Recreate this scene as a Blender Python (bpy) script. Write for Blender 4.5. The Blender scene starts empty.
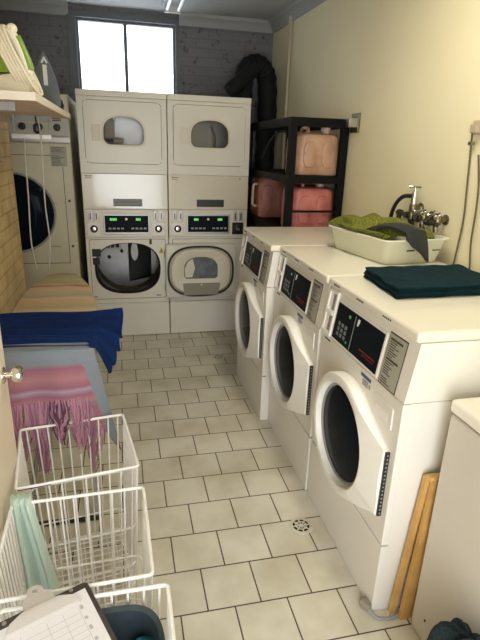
import bpy, bmesh, math, random
from mathutils import Vector, Matrix
rnd = random.Random(7)
SC = bpy.context.scene
COL = SC.collection
PI = math.pi

# ---------------------------------------------------------------- materials
def mat(name, col, rough=.5, metal=0., noise=0., nscale=8., col2=None, bump=0., bscale=60., emit=None, estr=0., spec=.5, coat=0., trans=0., alpha=1., detail=4, ior=0):
    m = bpy.data.materials.new(name); m.use_nodes = True
    nt = m.node_tree; N = nt.nodes; L = nt.links
    b = N['Principled BSDF']
    b.inputs['Base Color'].default_value = (*col, 1)
    b.inputs['Roughness'].default_value = rough
    b.inputs['Metallic'].default_value = metal
    b.inputs['Specular IOR Level'].default_value = spec
    b.inputs['Coat Weight'].default_value = coat
    b.inputs['Transmission Weight'].default_value = trans
    b.inputs['Alpha'].default_value = alpha
    tc = N.new('ShaderNodeTexCoord')
    if noise > 0 or col2:
        n = N.new('ShaderNodeTexNoise'); n.inputs['Scale'].default_value = nscale; n.inputs['Detail'].default_value = detail
        L.new(tc.outputs['Object'], n.inputs['Vector'])
        r = N.new('ShaderNodeValToRGB')
        c2 = col2 if col2 else tuple(c * (1 - noise) for c in col)
        r.color_ramp.elements[0].position = .35; r.color_ramp.elements[1].position = .65
        r.color_ramp.elements[0].color = (*c2, 1); r.color_ramp.elements[1].color = (*col, 1)
        L.new(n.outputs['Fac'], r.inputs['Fac']); L.new(r.outputs['Color'], b.inputs['Base Color'])
    if bump > 0:
        n2 = N.new('ShaderNodeTexNoise'); n2.inputs['Scale'].default_value = bscale; n2.inputs['Detail'].default_value = 3
        L.new(tc.outputs['Object'], n2.inputs['Vector'])
        bp = N.new('ShaderNodeBump'); bp.inputs['Strength'].default_value = bump; bp.inputs['Distance'].default_value = .01
        L.new(n2.outputs['Fac'], bp.inputs['Height']); L.new(bp.outputs['Normal'], b.inputs['Normal'])
    if emit:
        b.inputs['Emission Color'].default_value = (*emit, 1); b.inputs['Emission Strength'].default_value = estr
    if ior: b.inputs['IOR'].default_value = ior
    return m

def node_base(name, rough=.5):
    m = bpy.data.materials.new(name); m.use_nodes = True
    nt = m.node_tree; b = nt.nodes['Principled BSDF']; b.inputs['Roughness'].default_value = rough
    tc = nt.nodes.new('ShaderNodeTexCoord')
    return m, nt.nodes, nt.links, b, tc

def brick_mat(name, axes, off, bw, rh, mortar, c1, c2, cm, rough, dirt=None, bump=.3, smooth=.1):
    m, N, L, b, tc = node_base(name, rough)
    sep = N.new('ShaderNodeSeparateXYZ'); L.new(tc.outputs['Object'], sep.inputs[0])
    com = N.new('ShaderNodeCombineXYZ')
    for k in range(2):
        a = N.new('ShaderNodeMath'); a.operation = 'SUBTRACT'; a.inputs[1].default_value = off[k]
        L.new(sep.outputs[axes[k]], a.inputs[0]); L.new(a.outputs[0], com.inputs[k])
    br = N.new('ShaderNodeTexBrick'); br.inputs['Scale'].default_value = 1
    br.inputs['Brick Width'].default_value = bw; br.inputs['Row Height'].default_value = rh
    br.inputs['Mortar Size'].default_value = mortar; br.inputs['Mortar Smooth'].default_value = smooth
    br.inputs['Color1'].default_value = (*c1, 1); br.inputs['Color2'].default_value = (*c2, 1); br.inputs['Mortar'].default_value = (*cm, 1)
    L.new(com.outputs[0], br.inputs['Vector'])
    out = br.outputs['Color']
    if dirt:
        n = N.new('ShaderNodeTexNoise'); n.inputs['Scale'].default_value = dirt[0]; n.inputs['Detail'].default_value = 6
        L.new(tc.outputs['Object'], n.inputs['Vector'])
        r = N.new('ShaderNodeValToRGB'); r.color_ramp.elements[0].position = dirt[3]; r.color_ramp.elements[1].position = dirt[4]
        r.color_ramp.elements[0].color = (*dirt[1], 1); r.color_ramp.elements[1].color = (*dirt[2], 1)
        L.new(n.outputs['Fac'], r.inputs['Fac'])
        mx = N.new('ShaderNodeMixRGB'); mx.blend_type = 'MULTIPLY'; mx.inputs[0].default_value = 1
        L.new(out, mx.inputs[1]); L.new(r.outputs['Color'], mx.inputs[2]); out = mx.outputs[0]
    L.new(out, b.inputs['Base Color'])
    bp = N.new('ShaderNodeBump'); bp.inputs['Strength'].default_value = bump; bp.inputs['Distance'].default_value = .004; bp.invert = True
    L.new(br.outputs['Fac'], bp.inputs['Height']); L.new(bp.outputs['Normal'], b.inputs['Normal'])
    return m

def band_mat(name, axis, stops, scale=1., off=0., rough=.9, warp=.02, wscale=6., bump=.25):
    """colour bands woven across the cloth: stops are (position, colour) along one object axis"""
    m, N, L, b, tc = node_base(name, rough)
    sep = N.new('ShaderNodeSeparateXYZ'); L.new(tc.outputs['Object'], sep.inputs[0])
    n = N.new('ShaderNodeTexNoise'); n.inputs['Scale'].default_value = wscale; L.new(tc.outputs['Object'], n.inputs['Vector'])
    mu = N.new('ShaderNodeMath'); mu.operation = 'MULTIPLY_ADD'; mu.inputs[1].default_value = warp; mu.inputs[2].default_value = -off - warp * .5
    L.new(n.outputs['Fac'], mu.inputs[0])
    ad = N.new('ShaderNodeMath'); ad.operation = 'ADD'; L.new(sep.outputs[axis], ad.inputs[0]); L.new(mu.outputs[0], ad.inputs[1])
    sc = N.new('ShaderNodeMath'); sc.operation = 'MULTIPLY'; sc.inputs[1].default_value = scale; L.new(ad.outputs[0], sc.inputs[0])
    r = N.new('ShaderNodeValToRGB'); cr = r.color_ramp
    while len(cr.elements) < len(stops): cr.elements.new(.5)
    for e, (p, c) in zip(cr.elements, stops): e.position = p; e.color = (*c, 1)
    L.new(sc.outputs[0], r.inputs['Fac']); L.new(r.outputs['Color'], b.inputs['Base Color'])
    n2 = N.new('ShaderNodeTexNoise'); n2.inputs['Scale'].default_value = 220; L.new(tc.outputs['Object'], n2.inputs['Vector'])
    bp = N.new('ShaderNodeBump'); bp.inputs['Strength'].default_value = bump; bp.inputs['Distance'].default_value = .004
    L.new(n2.outputs['Fac'], bp.inputs['Height']); L.new(bp.outputs['Normal'], b.inputs['Normal'])
    return m

def check_mat(name, c1, c2, size, rough=.9):
    m, N, L, b, tc = node_base(name, rough)
    w = []
    for ax in ('X', 'Z'):
        wv = N.new('ShaderNodeTexWave'); wv.bands_direction = ax; wv.inputs['Scale'].default_value = size
        L.new(tc.outputs['Object'], wv.inputs['Vector']); w.append(wv)
    ad = N.new('ShaderNodeMath'); ad.operation = 'ADD'; L.new(w[0].outputs['Fac'], ad.inputs[0]); L.new(w[1].outputs['Fac'], ad.inputs[1])
    r = N.new('ShaderNodeValToRGB'); r.color_ramp.elements[0].position = .3; r.color_ramp.elements[1].position = .9
    r.color_ramp.elements[0].color = (*c1, 1); r.color_ramp.elements[1].color = (*c2, 1)
    mu = N.new('ShaderNodeMath'); mu.operation = 'MULTIPLY'; mu.inputs[1].default_value = .5
    L.new(ad.outputs[0], mu.inputs[0]); L.new(mu.outputs[0], r.inputs['Fac']); L.new(r.outputs['Color'], b.inputs['Base Color'])
    return m

def knit_mat(name, c1, c2, scale=70, rough=.95):
    m, N, L, b, tc = node_base(name, rough)
    v = N.new('ShaderNodeTexVoronoi'); v.inputs['Scale'].default_value = scale; L.new(tc.outputs['Object'], v.inputs['Vector'])
    r = N.new('ShaderNodeValToRGB'); r.color_ramp.elements[0].color = (*c1, 1); r.color_ramp.elements[1].color = (*c2, 1)
    r.color_ramp.elements[1].position = .6
    L.new(v.outputs['Distance'], r.inputs['Fac']); L.new(r.outputs['Color'], b.inputs['Base Color'])
    bp = N.new('ShaderNodeBump'); bp.inputs['Strength'].default_value = .8; bp.inputs['Distance'].default_value = .006; bp.invert = True
    L.new(v.outputs['Distance'], bp.inputs['Height']); L.new(bp.outputs['Normal'], b.inputs['Normal'])
    return m

M = {}
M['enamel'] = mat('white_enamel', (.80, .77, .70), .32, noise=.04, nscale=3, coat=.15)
M['enamel_grey_shaded'] = mat('shaded_grey_enamel', (.62, .575, .50), .4, noise=.05, nscale=3)  # greyer enamel, darkened further to stand in for shade on the cabinet side
M['enamel_lid'] = mat('white_enamel_lid', (.82, .78, .67), .3, noise=.04, nscale=3, coat=.2)
M['plastic_white'] = mat('white_plastic', (.84, .82, .76), .35)
M['dryer'] = mat('almond_enamel', (.75, .72, .63), .33, noise=.05, nscale=3, coat=.1)
M['dryer_gloss'] = mat('glossy_almond_enamel', (.68, .63, .52), .17, spec=.8, coat=.4)
M['dryer_in'] = mat('almond_plastic', (.70, .65, .53), .45)
M['oldcream'] = mat('old_cream_enamel', (.60, .55, .40), .4, noise=.08, nscale=4)
M['seam'] = mat('dark_seam', (.05, .045, .04), .8)
M['black'] = mat('black_plastic', (.012, .013, .015), .35)
M['blackglass'] = mat('black_glass', (.006, .010, .016), .10, ior=1.10)
M['display'] = mat('black_display', (.006, .009, .014), .4, ior=1.15)
M['rubber'] = mat('black_rubber', (.015, .015, .016), .6)
M['steel'] = mat('stainless_steel', (.55, .54, .51), .28, 1., bump=.03, bscale=30)
M['dull_steel'] = mat('dull_steel', (.30, .30, .30), .38, 1., noise=.25, nscale=5, bump=.03, bscale=30)
M['chrome'] = mat('chrome', (.8, .78, .74), .12, 1.)
M['brass'] = mat('worn_brass_chrome', (.36, .32, .22), .38, 1., noise=.4, nscale=40)
M['greyplastic'] = mat('grey_plastic', (.32, .32, .31), .5)
M['keygrey'] = mat('key_grey', (.16, .17, .18), .6)
M['silver'] = mat('silver_trim', (.45, .44, .41), .4, .7)
M['mesh'] = mat('grey_mesh', (.30, .28, .22), .7, bump=.5, bscale=300)
M['label'] = mat('label_paper', (.37, .36, .29), .6)
M['ink'] = mat('dark_ink', (.05, .05, .05), .7)
M['red'] = mat('red_print', (.20, .03, .02), .6, spec=.1)
M['blueink'] = mat('blue_print', (.05, .09, .25), .6)
M['green_dim'] = mat('green_indicator', (.02, .12, .03), .5, emit=(.2, .8, .2), estr=.25)
M['green_led'] = mat('green_led', (.02, .1, .02), .5, emit=(.25, 1., .2), estr=.9)
M['paper'] = mat('white_paper', (.78, .77, .83), .8)
M['yellow'] = mat('yellow_sticker', (.6, .42, .05), .6)
M['rack'] = mat('black_rack_paint', (.005, .005, .006), .6, spec=.12)
M['jug_peach'] = mat('peach_plastic_jug', (.60, .37, .25), .4, col2=(.42, .23, .14), nscale=9, trans=.12)
M['jug_pink'] = mat('pink_plastic_jug', (.68, .24, .21), .4, col2=(.50, .13, .12), nscale=9, trans=.12)
M['jug_rose'] = mat('rose_plastic_jug', (.60, .28, .22), .4, col2=(.45, .18, .14), nscale=7, trans=.12)
M['jug_white'] = mat('milky_plastic', (.55, .42, .35), .4)
M['duct'] = mat('dark_duct', (.014, .015, .017), .65, spec=.2, noise=.3, nscale=15)
M['pipe'] = mat('painted_pipe', (.50, .45, .35), .5)
M['wood'] = mat('pale_wood', (.62, .38, .13), .55, col2=(.50, .28, .08), nscale=14)
M['shelfwood'] = mat('shelf_board', (.62, .47, .36), .55, col2=(.5, .36, .26), nscale=6)
M['iron_white'] = mat('cream_iron_plastic', (.80, .74, .58), .4)
M['iron_green'] = mat('green_iron_plastic', (.18, .30, .03), .3)
M['iron_glass'] = mat('dark_green_tank', (.05, .11, .02), .15)
M['cord_white'] = mat('cream_cord', (.80, .72, .56), .6)
M['soleplate'] = mat('grey_soleplate', (.09, .10, .105), .45, .2, spec=.3)
M['solemark'] = mat('pale_print', (.55, .56, .54), .6)
M['cord_grey'] = mat('grey_cord', (.42, .40, .36), .6)
M['cord_brown'] = mat('brown_cord', (.11, .09, .05), .6)
M['navy'] = mat('blue_sheet_cloth', (.003, .020, .105), .85, noise=.35, nscale=5, bump=.1, bscale=300, spec=.15)
M['towel'] = mat('dark_teal_towel', (.004, .026, .036), .95, noise=.3, nscale=30, bump=.6, bscale=260, spec=.15)
M['wire'] = mat('white_wire_coating', (.90, .89, .87), .4, noise=.10, nscale=25)
M['wire_rust'] = mat('bare_rusty_wire', (.05, .04, .04), .6)
M['gingham'] = check_mat('green_gingham', (.56, .66, .58), (.34, .48, .39), 95)
M['knit'] = knit_mat('lime_knit', (.33, .335, .035), (.10, .11, .008), 110)
M['greycloth'] = mat('grey_cloth', (.036, .040, .038), .95, bump=.5, bscale=200, noise=.3)
M['basin'] = mat('cream_basin_plastic', (.76, .76, .60), .35, trans=.05)
M['tub'] = mat('dark_navy_tub', (.030, .048, .062), .55, noise=.3, nscale=20)
M['teal'] = mat('teal_cloth', (.0, .14, .18), .8, noise=.3)
M['board_clip'] = mat('dark_brown_clipboard', (.07, .055, .05), .6, noise=.3, nscale=60)
M['clipplastic'] = mat('white_clip', (.50, .47, .45), .4)
M['heap'] = mat('dark_teal_heap', (.006, .02, .026), .95, noise=.4, nscale=25, bump=.8, bscale=120)
M['wall_cream'] = mat('cream_wall_paint', (.86, .79, .55), .65, col2=(.83, .755, .51), nscale=2.2, bump=.08, bscale=40)
M['ceiling'] = mat('ceiling_paint', (.42, .43, .43), .8, noise=.08, nscale=2)
M['cornice'] = mat('shaded_cornice_paint', (.36, .37, .38), .7)  # grey lowered to paint in the shadow below the ceiling
M['alu'] = mat('dark_aluminium_frame', (.13, .14, .155), .5, .3)
M['doorpaint'] = mat('cream_door_paint', (.78, .68, .54), .45)
M['grating'] = mat('cream_grate', (.62, .58, .46), .45)
M['hole'] = mat('drain_dark', (.012, .010, .008), .8)
M['leaf'] = mat('leaf', (.08, .14, .04), .6)
M['tubeglass'] = mat('fluorescent_tube', (.85, .88, .92), .3, emit=(.9, .95, 1.), estr=.35)
M['batten'] = mat('batten_white', (.5, .51, .52), .5)
M['floor'] = brick_mat('floor_tiles', (0, 1), (.457, -2.53), .2, .1940, .0028, (.76, .72, .60), (.69, .65, .53), (.075, .055, .03), .36,
                       dirt=(4.5, (.80, .77, .70), (1, 1, 1), .32, .6), bump=.5)
M['brick_yellow'] = brick_mat('painted_brick', (1, 2), (0, .02), .23, .078, .006, (.70, .54, .28), (.64, .48, .23), (.52, .37, .18), .6,
                              dirt=(7, (.75, .68, .6), (1, 1, 1), .35, .6), bump=.6, smooth=.4)
M['brick_grey'] = brick_mat('grey_brick', (0, 2), (0, .02), .23, .076, .005, (.19, .19, .205), (.17, .17, .187), (.155, .155, .17), .8,
                            dirt=(22, (.45, .42, .40), (1, 1, 1), .30, .42), bump=.5, smooth=.5)

# ---------------------------------------------------------------- mesh builder
def rrect(x0, x1, y0, y1, r, n=6):
    out = []
    for cx, cy, a in ((x1 - r, y1 - r, 0), (x0 + r, y1 - r, PI / 2), (x0 + r, y0 + r, PI), (x1 - r, y0 + r, 1.5 * PI)):
        for k in range(n + 1):
            t = a + PI / 2 * k / n
            out.append((cx + r * math.cos(t), cy + r * math.sin(t)))
    return out

def ellipse(cx, cy, rx, ry, n=48, p=2.):
    out = []
    for k in range(n):
        t = 2 * PI * k / n; c, s = math.cos(t), math.sin(t)
        out.append((cx + rx * math.copysign(abs(c) ** (2 / p), c), cy + ry * math.copysign(abs(s) ** (2 / p), s)))
    return out

def hull2(pts):
    pts = sorted(set(pts))
    def half(ps):
        h = []
        for p in ps:
            while len(h) > 1 and (h[-1][0]-h[-2][0])*(p[1]-h[-2][1])-(h[-1][1]-h[-2][1])*(p[0]-h[-2][0]) <= 0: h.pop()
            h.append(p)
        return h
    a = half(pts); b = half(pts[::-1]); return a[:-1] + b[:-1]

def polar(poly, c, angs):
    out = []
    for t in angs:
        d = (math.cos(t), math.sin(t)); best = None
        for i in range(len(poly)):
            p, q = poly[i], poly[(i + 1) % len(poly)]
            ex, ey = q[0]-p[0], q[1]-p[1]; det = d[0]*(-ey) + d[1]*ex
            if abs(det) < 1e-12: continue
            px, py = p[0]-c[0], p[1]-c[1]
            s = (px*(-ey) + py*ex) / det; u = (d[0]*py - d[1]*px) / det
            if s > 0 and -1e-9 <= u <= 1+1e-9 and (best is None or s > best): best = s
        out.append((c[0]+d[0]*best, c[1]+d[1]*best))
    return out

def ax3(axis, a, p):
    return {'x': (a, p[0], p[1]), 'y': (p[0], a, p[1]), 'z': (p[0], p[1], a)}[axis]

class MB:
    def __init__(s): s.bm = bmesh.new(); s.wn = False
    def _mat(s, faces, m):
        for f in faces: f.material_index = m
    def box(s, x0, x1, y0, y1, z0, z1, bev=0, seg=2, m=0, rot=None, org=None):
        r = bmesh.ops.create_cube(s.bm, size=1)
        vs = r['verts']
        for v in vs:
            v.co = Vector(((x0+x1)/2 + v.co.x*(x1-x0), (y0+y1)/2 + v.co.y*(y1-y0), (z0+z1)/2 + v.co.z*(z1-z0)))
        fs = list({f for v in vs for f in v.link_faces}); s._mat(fs, m)
        if bev:
            s.wn = True
            es = list({e for v in vs for e in v.link_edges})
            o = bmesh.ops.bevel(s.bm, geom=es, offset=bev, segments=seg, affect='EDGES', profile=.5)
            s._mat(o['faces'], m); vs = list({v for f in o['faces'] for v in f.verts} | {v for v in vs if v.is_valid})
        if rot is not None:
            bmesh.ops.rotate(s.bm, verts=vs, cent=org or (0, 0, 0), matrix=rot)
        return vs
    def hexa(s, p, m=0):
        v = [s.bm.verts.new(q) for q in p]
        for f in ((0,3,2,1),(4,5,6,7),(0,1,5,4),(1,2,6,5),(2,3,7,6),(3,0,4,7)):
            s.bm.faces.new([v[i] for i in f]).material_index = m
    def loft(s, loops, cap0=True, cap1=True, closed=True, m=0):
        vs = [[s.bm.verts.new(p) for p in lp] for lp in loops]; n = len(vs[0])
        for a, b in zip(vs, vs[1:]):
            for i in range(n if closed else n-1):
                j = (i+1) % n
                s.bm.faces.new((a[i], a[j], b[j], b[i])).material_index = m
        if cap0: s.bm.faces.new(vs[0][::-1]).material_index = m
        if cap1: s.bm.faces.new(vs[-1]).material_index = m
        return vs
    def prism(s, poly, a0, a1, axis, m=0, bev=0):
        if bev:
            cx = sum(p[0] for p in poly)/len(poly); cy = sum(p[1] for p in poly)/len(poly)
            w = max(abs(p[0]-cx) for p in poly); h = max(abs(p[1]-cy) for p in poly)
            ins = [(cx+(p[0]-cx)*(1-bev/w), cy+(p[1]-cy)*(1-bev/h)) for p in poly]
            sg = 1 if a1 > a0 else -1
            s.loft([[ax3(axis, a0, p) for p in poly], [ax3(axis, a1-sg*bev, p) for p in poly], [ax3(axis, a1, p) for p in ins]], m=m)
        else:
            s.loft([[ax3(axis, a, p) for p in poly] for a in (a0, a1)], m=m)
    def ring(s, outer, inner, a0, a1, axis, c, n=64, m=0):
        """plate with a hole"""
        angs = sorted([2*PI*k/n for k in range(n)] + [math.atan2(p[1]-c[1], p[0]-c[0]) % (2*PI) for p in outer])
        angs = [a for i, a in enumerate(angs) if i == 0 or a-angs[i-1] > 1e-4]
        o = polar(outer, c, angs); i = polar(inner, c, angs)
        L = [[ax3(axis, a, p) for p in q] for a, q in ((a0, i), (a0, o), (a1, o), (a1, i), (a0, i))]
        s.loft(L, False, False, m=m)
    def tube(s, pts, r, n=8, closed=False, m=0, caps=True):
        P = [Vector(p) for p in pts]; k = len(P); R = r if isinstance(r, (list, tuple)) else [r]*k
        T = []
        for i in range(k):
            a = P[(i-1) % k] if closed or i > 0 else P[i]; b = P[(i+1) % k] if closed or i < k-1 else P[i]
            T.append((b-a).normalized())
        u = T[0].orthogonal().normalized(); loops = []
        for i in range(k):
            if i > 0:
                q = T[i-1].rotation_difference(T[i]); u = q @ u
            u = (u - T[i]*u.dot(T[i])).normalized(); w = T[i].cross(u)
            loops.append([P[i] + (u*math.cos(2*PI*j/n) + w*math.sin(2*PI*j/n))*R[i] for j in range(n)])
        if closed:
            vs = [[s.bm.verts.new(p) for p in lp] for lp in loops]
            for i in range(k):
                a, b = vs[i], vs[(i+1) % k]
                off = 0
                if i == k-1: off = min(range(n), key=lambda o: sum((a[j].co-b[(j+o) % n].co).length for j in range(n)))
                for j in range(n):
                    s.bm.faces.new((a[j], a[(j+1) % n], b[(j+1+off) % n], b[(j+off) % n])).material_index = m
        else: s.loft(loops, caps, caps, m=m)
    def lathe(s, prof, c, axis='z', n=32, m=0, cap0=True, cap1=True):
        """prof: (radius, offset along axis)"""
        loops = []
        for r, h in prof:
            lp = []
            for k in range(n):
                t = 2*PI*k/n; d = ax3(axis, h, (r*math.cos(t), r*math.sin(t)))
                lp.append((c[0]+d[0], c[1]+d[1], c[2]+d[2]))
            loops.append(lp)
        s.loft(loops, cap0, cap1, m=m)
    def sheet(s, f, nu, nv, th=.004, m=0, mf=None):
        P = [[Vector(f(i/nu, j/nv)) for j in range(nv+1)] for i in range(nu+1)]
        def nrm(i, j):
            du = P[min(i+1, nu)][j]-P[max(i-1, 0)][j]; dv = P[i][min(j+1, nv)]-P[i][max(j-1, 0)]
            n = du.cross(dv); return n.normalized() if n.length > 1e-12 else Vector((0, 0, 1))
        A = [[s.bm.verts.new(P[i][j]) for j in range(nv+1)] for i in range(nu+1)]
        if not th: B = A
        else: B = [[s.bm.verts.new(P[i][j]-nrm(i, j)*th) for j in range(nv+1)] for i in range(nu+1)]
        def face(q, k): s.bm.faces.new(q).material_index = k
        for i in range(nu):
            for j in range(nv):
                k = mf((i+.5)/nu, (j+.5)/nv) if mf else m
                face((A[i][j], A[i+1][j], A[i+1][j+1], A[i][j+1]), k)
                if th: face((B[i][j], B[i][j+1], B[i+1][j+1], B[i+1][j]), k)
        if th:
            for i in range(nu):
                k0 = mf((i+.5)/nu, 0) if mf else m; k1 = mf((i+.5)/nu, 1) if mf else m
                face((A[i][0], B[i][0], B[i+1][0], A[i+1][0]), k0); face((A[i][nv], A[i+1][nv], B[i+1][nv], B[i][nv]), k1)
            for j in range(nv):
                k0 = mf(0, (j+.5)/nv) if mf else m; k1 = mf(1, (j+.5)/nv) if mf else m
                face((A[0][j], A[0][j+1], B[0][j+1], B[0][j]), k0); face((A[nu][j], B[nu][j], B[nu][j+1], A[nu][j+1]), k1)
    def ball(s, c, rx, ry, rz, m=0, u=16, v=10):
        r = bmesh.ops.create_uvsphere(s.bm, u_segments=u, v_segments=v, radius=1)
        for q in r['verts']: q.co = Vector((c[0]+q.co.x*rx, c[1]+q.co.y*ry, c[2]+q.co.z*rz))
        s._mat({f for q in r['verts'] for f in q.link_faces}, m)
        return r['verts']
    def build(s, name, mats, parent=None, ang=38, xf=None):
        bm = s.bm
        if xf is not None: bm.transform(xf)
        bmesh.ops.recalc_face_normals(bm, faces=bm.faces[:])
        lim = math.radians(ang)
        for f in bm.faces: f.smooth = True
        for e in bm.edges:
            if len(e.link_faces) == 2 and e.calc_face_angle(0) > lim: e.smooth = False
        me = bpy.data.meshes.new(name); bm.to_mesh(me); bm.free()
        for q in (mats if isinstance(mats, (list, tuple)) else [mats]): me.materials.append(M[q] if isinstance(q, str) else q)
        o = bpy.data.objects.new(name, me); COL.objects.link(o)
        if s.wn:
            wm = o.modifiers.new('normals', 'WEIGHTED_NORMAL'); wm.keep_sharp = True; wm.weight = 100
        if parent: o.parent = parent
        return o

def tag(o, label, cat, group=None, kind=None):
    o['label'] = label; o['category'] = cat
    if group: o['group'] = group
    if kind: o['kind'] = kind
    return o
def thing(name, loc, label, cat, rz=0, group=None):
    o = bpy.data.objects.new(name, None); COL.objects.link(o); o.location = loc; o.rotation_euler = (0, 0, rz)
    o.empty_display_size = .05
    return tag(o, label, cat, group)
def struct(o): o['kind'] = 'structure'; return o
def copy_tree(o, parent=None):
    c = o.copy(); COL.objects.link(c)
    if parent: c.parent = parent
    for ch in list(o.children): copy_tree(ch, c)
    return c
def arc(p, q, sag, n=12):
    P, Q = Vector(p), Vector(q); out = []
    for i in range(n+1):
        t = i/n; v = P.lerp(Q, t); v.z -= sag*4*t*(1-t); out.append(v)
    return out
def spline(pts, n=8):
    P = [Vector(p) for p in pts]; P = [P[0]*2-P[1]] + P + [P[-1]*2-P[-2]]; out = []
    for i in range(1, len(P)-2):
        for k in range(n):
            t = k/n; a, b, c, d = P[i-1:i+3]
            out.append(.5*((2*b)+(c-a)*t+(2*a-5*b+4*c-d)*t*t+(3*b-a-3*c+d)*t**3))
    out.append(P[-2]); return out

# ---------------------------------------------------------------- room
ZC = 2.71                                    # ceiling height
RX = lambda y: 1.762 + (.784 - y)*.041        # the right wall runs slightly off square
YB, YF, XL, XA = .80, -5.0, -.35, -1.12
b = MB(); b.box(XA-.1, 2.3, YF-.1, YB+.1, -.08, 0); struct(b.build('floor', 'floor'))
b = MB(); b.box(XA-.1, 2.3, YF-.1, YB+.1, ZC, ZC+.08); struct(b.build('ceiling', 'ceiling'))
WX0, WX1, WZ0, WZ1 = -.012, .846, 1.93, 2.620
b = MB()
b.box(XA-.1, WX0, YB, YB+.12, 0, ZC); b.box(WX1, 2.2, YB, YB+.12, 0, ZC)
b.box(WX0, WX1, YB, YB+.12, 0, WZ0); b.box(WX0, WX1, YB, YB+.12, WZ1, ZC)
struct(b.build('wall_back', 'brick_grey'))
b = MB()
b.hexa([(RX(YB), YB, 0), (RX(YB)+.15, YB, 0), (RX(YF)+.15, YF, 0), (RX(YF), YF, 0),
        (RX(YB), YB, ZC), (RX(YB)+.15, YB, ZC), (RX(YF)+.15, YF, ZC), (RX(YF), YF, ZC)])
struct(b.build('wall_right', 'wall_cream'))
b = MB(); b.box(XL-.11, XL, YF, -.75, 0, ZC); struct(b.build('wall_left', 'brick_yellow'))
b = MB(); b.box(XA-.1, XA, YF, YB, 0, ZC); struct(b.build('wall_alcove', 'brick_grey'))
b = MB()                                     # the wall behind the photographer, with the open doorway
b.box(XA-.1, -.25, YF-.1, YF, 0, ZC); b.box(1.0, RX(YF), YF-.1, YF, 0, ZC); b.box(-.25, 1.0, YF-.1, YF, 2.1, ZC)
struct(b.build('wall_front', 'wall_cream'))
def cornice(name, p, q, nrm):
    P, Q = Vector(p), Vector(q); n = Vector(nrm); prof = [(0, 0), (.012, 0), (.016, .012), (.03, .03), (.055, .055), (.07, .062), (.075, .075), (.075, .09), (0, .09)]
    b = MB(); b.loft([[V + n*a + Vector((0, 0, ZC-.09+h)) for a, h in prof] for V in (P, Q)])
    struct(b.build(name, 'cornice'))
cornice('trim_1', (XA, YB, 0), (WX0-.05, YB, 0), (0, -1, 0))
cornice('trim_2', (WX1+.03, YB, 0), (RX(YB), YB, 0), (0, -1, 0))
cornice('trim_3', (RX(YB), YB, 0), (RX(YF), YF, 0), (-1, 0, 0))

w = bpy.data.objects.new('window_1', None); COL.objects.link(w); w.location = (WX0, YB+.03, WZ0); struct(w)
W_, H_ = WX1-WX0, WZ1-WZ0
b = MB(); t = .020
b.box(0, t, 0, .05, 0, H_); b.box(W_-t, W_, 0, .05, 0, H_); b.box(t, W_-t, 0, .05, 0, t); b.box(t, W_-t, 0, .05, H_-t, H_)
b.box(W_*.485-.015, W_*.485+.015, 0, .05, t, H_-t); b.build('window_frame', 'alu', w)
b = MB(); b.box(-.07, .0, -.045, -.03, 0, H_+.05); b.box(W_, W_+.03, -.045, -.03, 0, H_+.05); b.box(0, W_, -.045, -.03, H_, H_+.05); b.build('architrave', 'alu', w)
gl = bpy.data.materials.new('window_glass'); gl.use_nodes = True
nt = gl.node_tree; nt.nodes.clear()
o_ = nt.nodes.new('ShaderNodeOutputMaterial'); mx = nt.nodes.new('ShaderNodeMixShader'); tr = nt.nodes.new('ShaderNodeBsdfTransparent'); gs = nt.nodes.new('ShaderNodeBsdfGlossy')
gs.inputs['Roughness'].default_value = .05; mx.inputs[0].default_value = .06
nt.links.new(tr.outputs[0], mx.inputs[1]); nt.links.new(gs.outputs[0], mx.inputs[2]); nt.links.new(mx.outputs[0], o_.inputs[0])
for x0, x1, yy in ((t, W_*.485-.015, .03), (W_*.485+.015, W_-t, .02)):
    b = MB(); b.box(x0, x1, yy, yy+.004, t, H_-t); b.build('window_pane', gl, w)

# door_1: the open cream door at the left, seen almost edge-on
d = bpy.data.objects.new('door_1', None); COL.objects.link(d); d.location = (-.064, -2.70, 0); struct(d)
b = MB(); b.box(-.036, 0, -.80, 0, .01, 2.04, .003); b.build('door_panel', 'doorpaint', d)
b = MB()
b.lathe([(.026, 0), (.026, .004), (.020, .008), (.010, .010), (.0095, .022), (.016, .026), (.024, .034), (.0265, .044), (.0245, .054), (.016, .060), (.004, .061)], (0, -.050, .912), 'x', 28)
k = b.build('door_knob', 'chrome', d); k['label'] = 'round chrome door knob'

# ---------------------------------------------------------------- ceiling light
f = thing('fluorescent_light', (.775, -.30, ZC), 'twin tube fluorescent light on the ceiling above the aisle', 'light')
b = MB(); b.box(-.075, .075, -.66, .66, -.05, 0, .008); b.build('housing', 'batten', f)
for x in (-.045, .045):
    b = MB(); b.tube([(x, -.60, -.085), (x, .60, -.085)], .0125, 12); b.build('tube', 'tubeglass', f)
for y in (-.62, .62):
    b = MB(); b.box(-.065, .065, y-.02, y+.02, -.105, -.045, .006); b.build('lamp_holder', 'batten', f)

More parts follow.
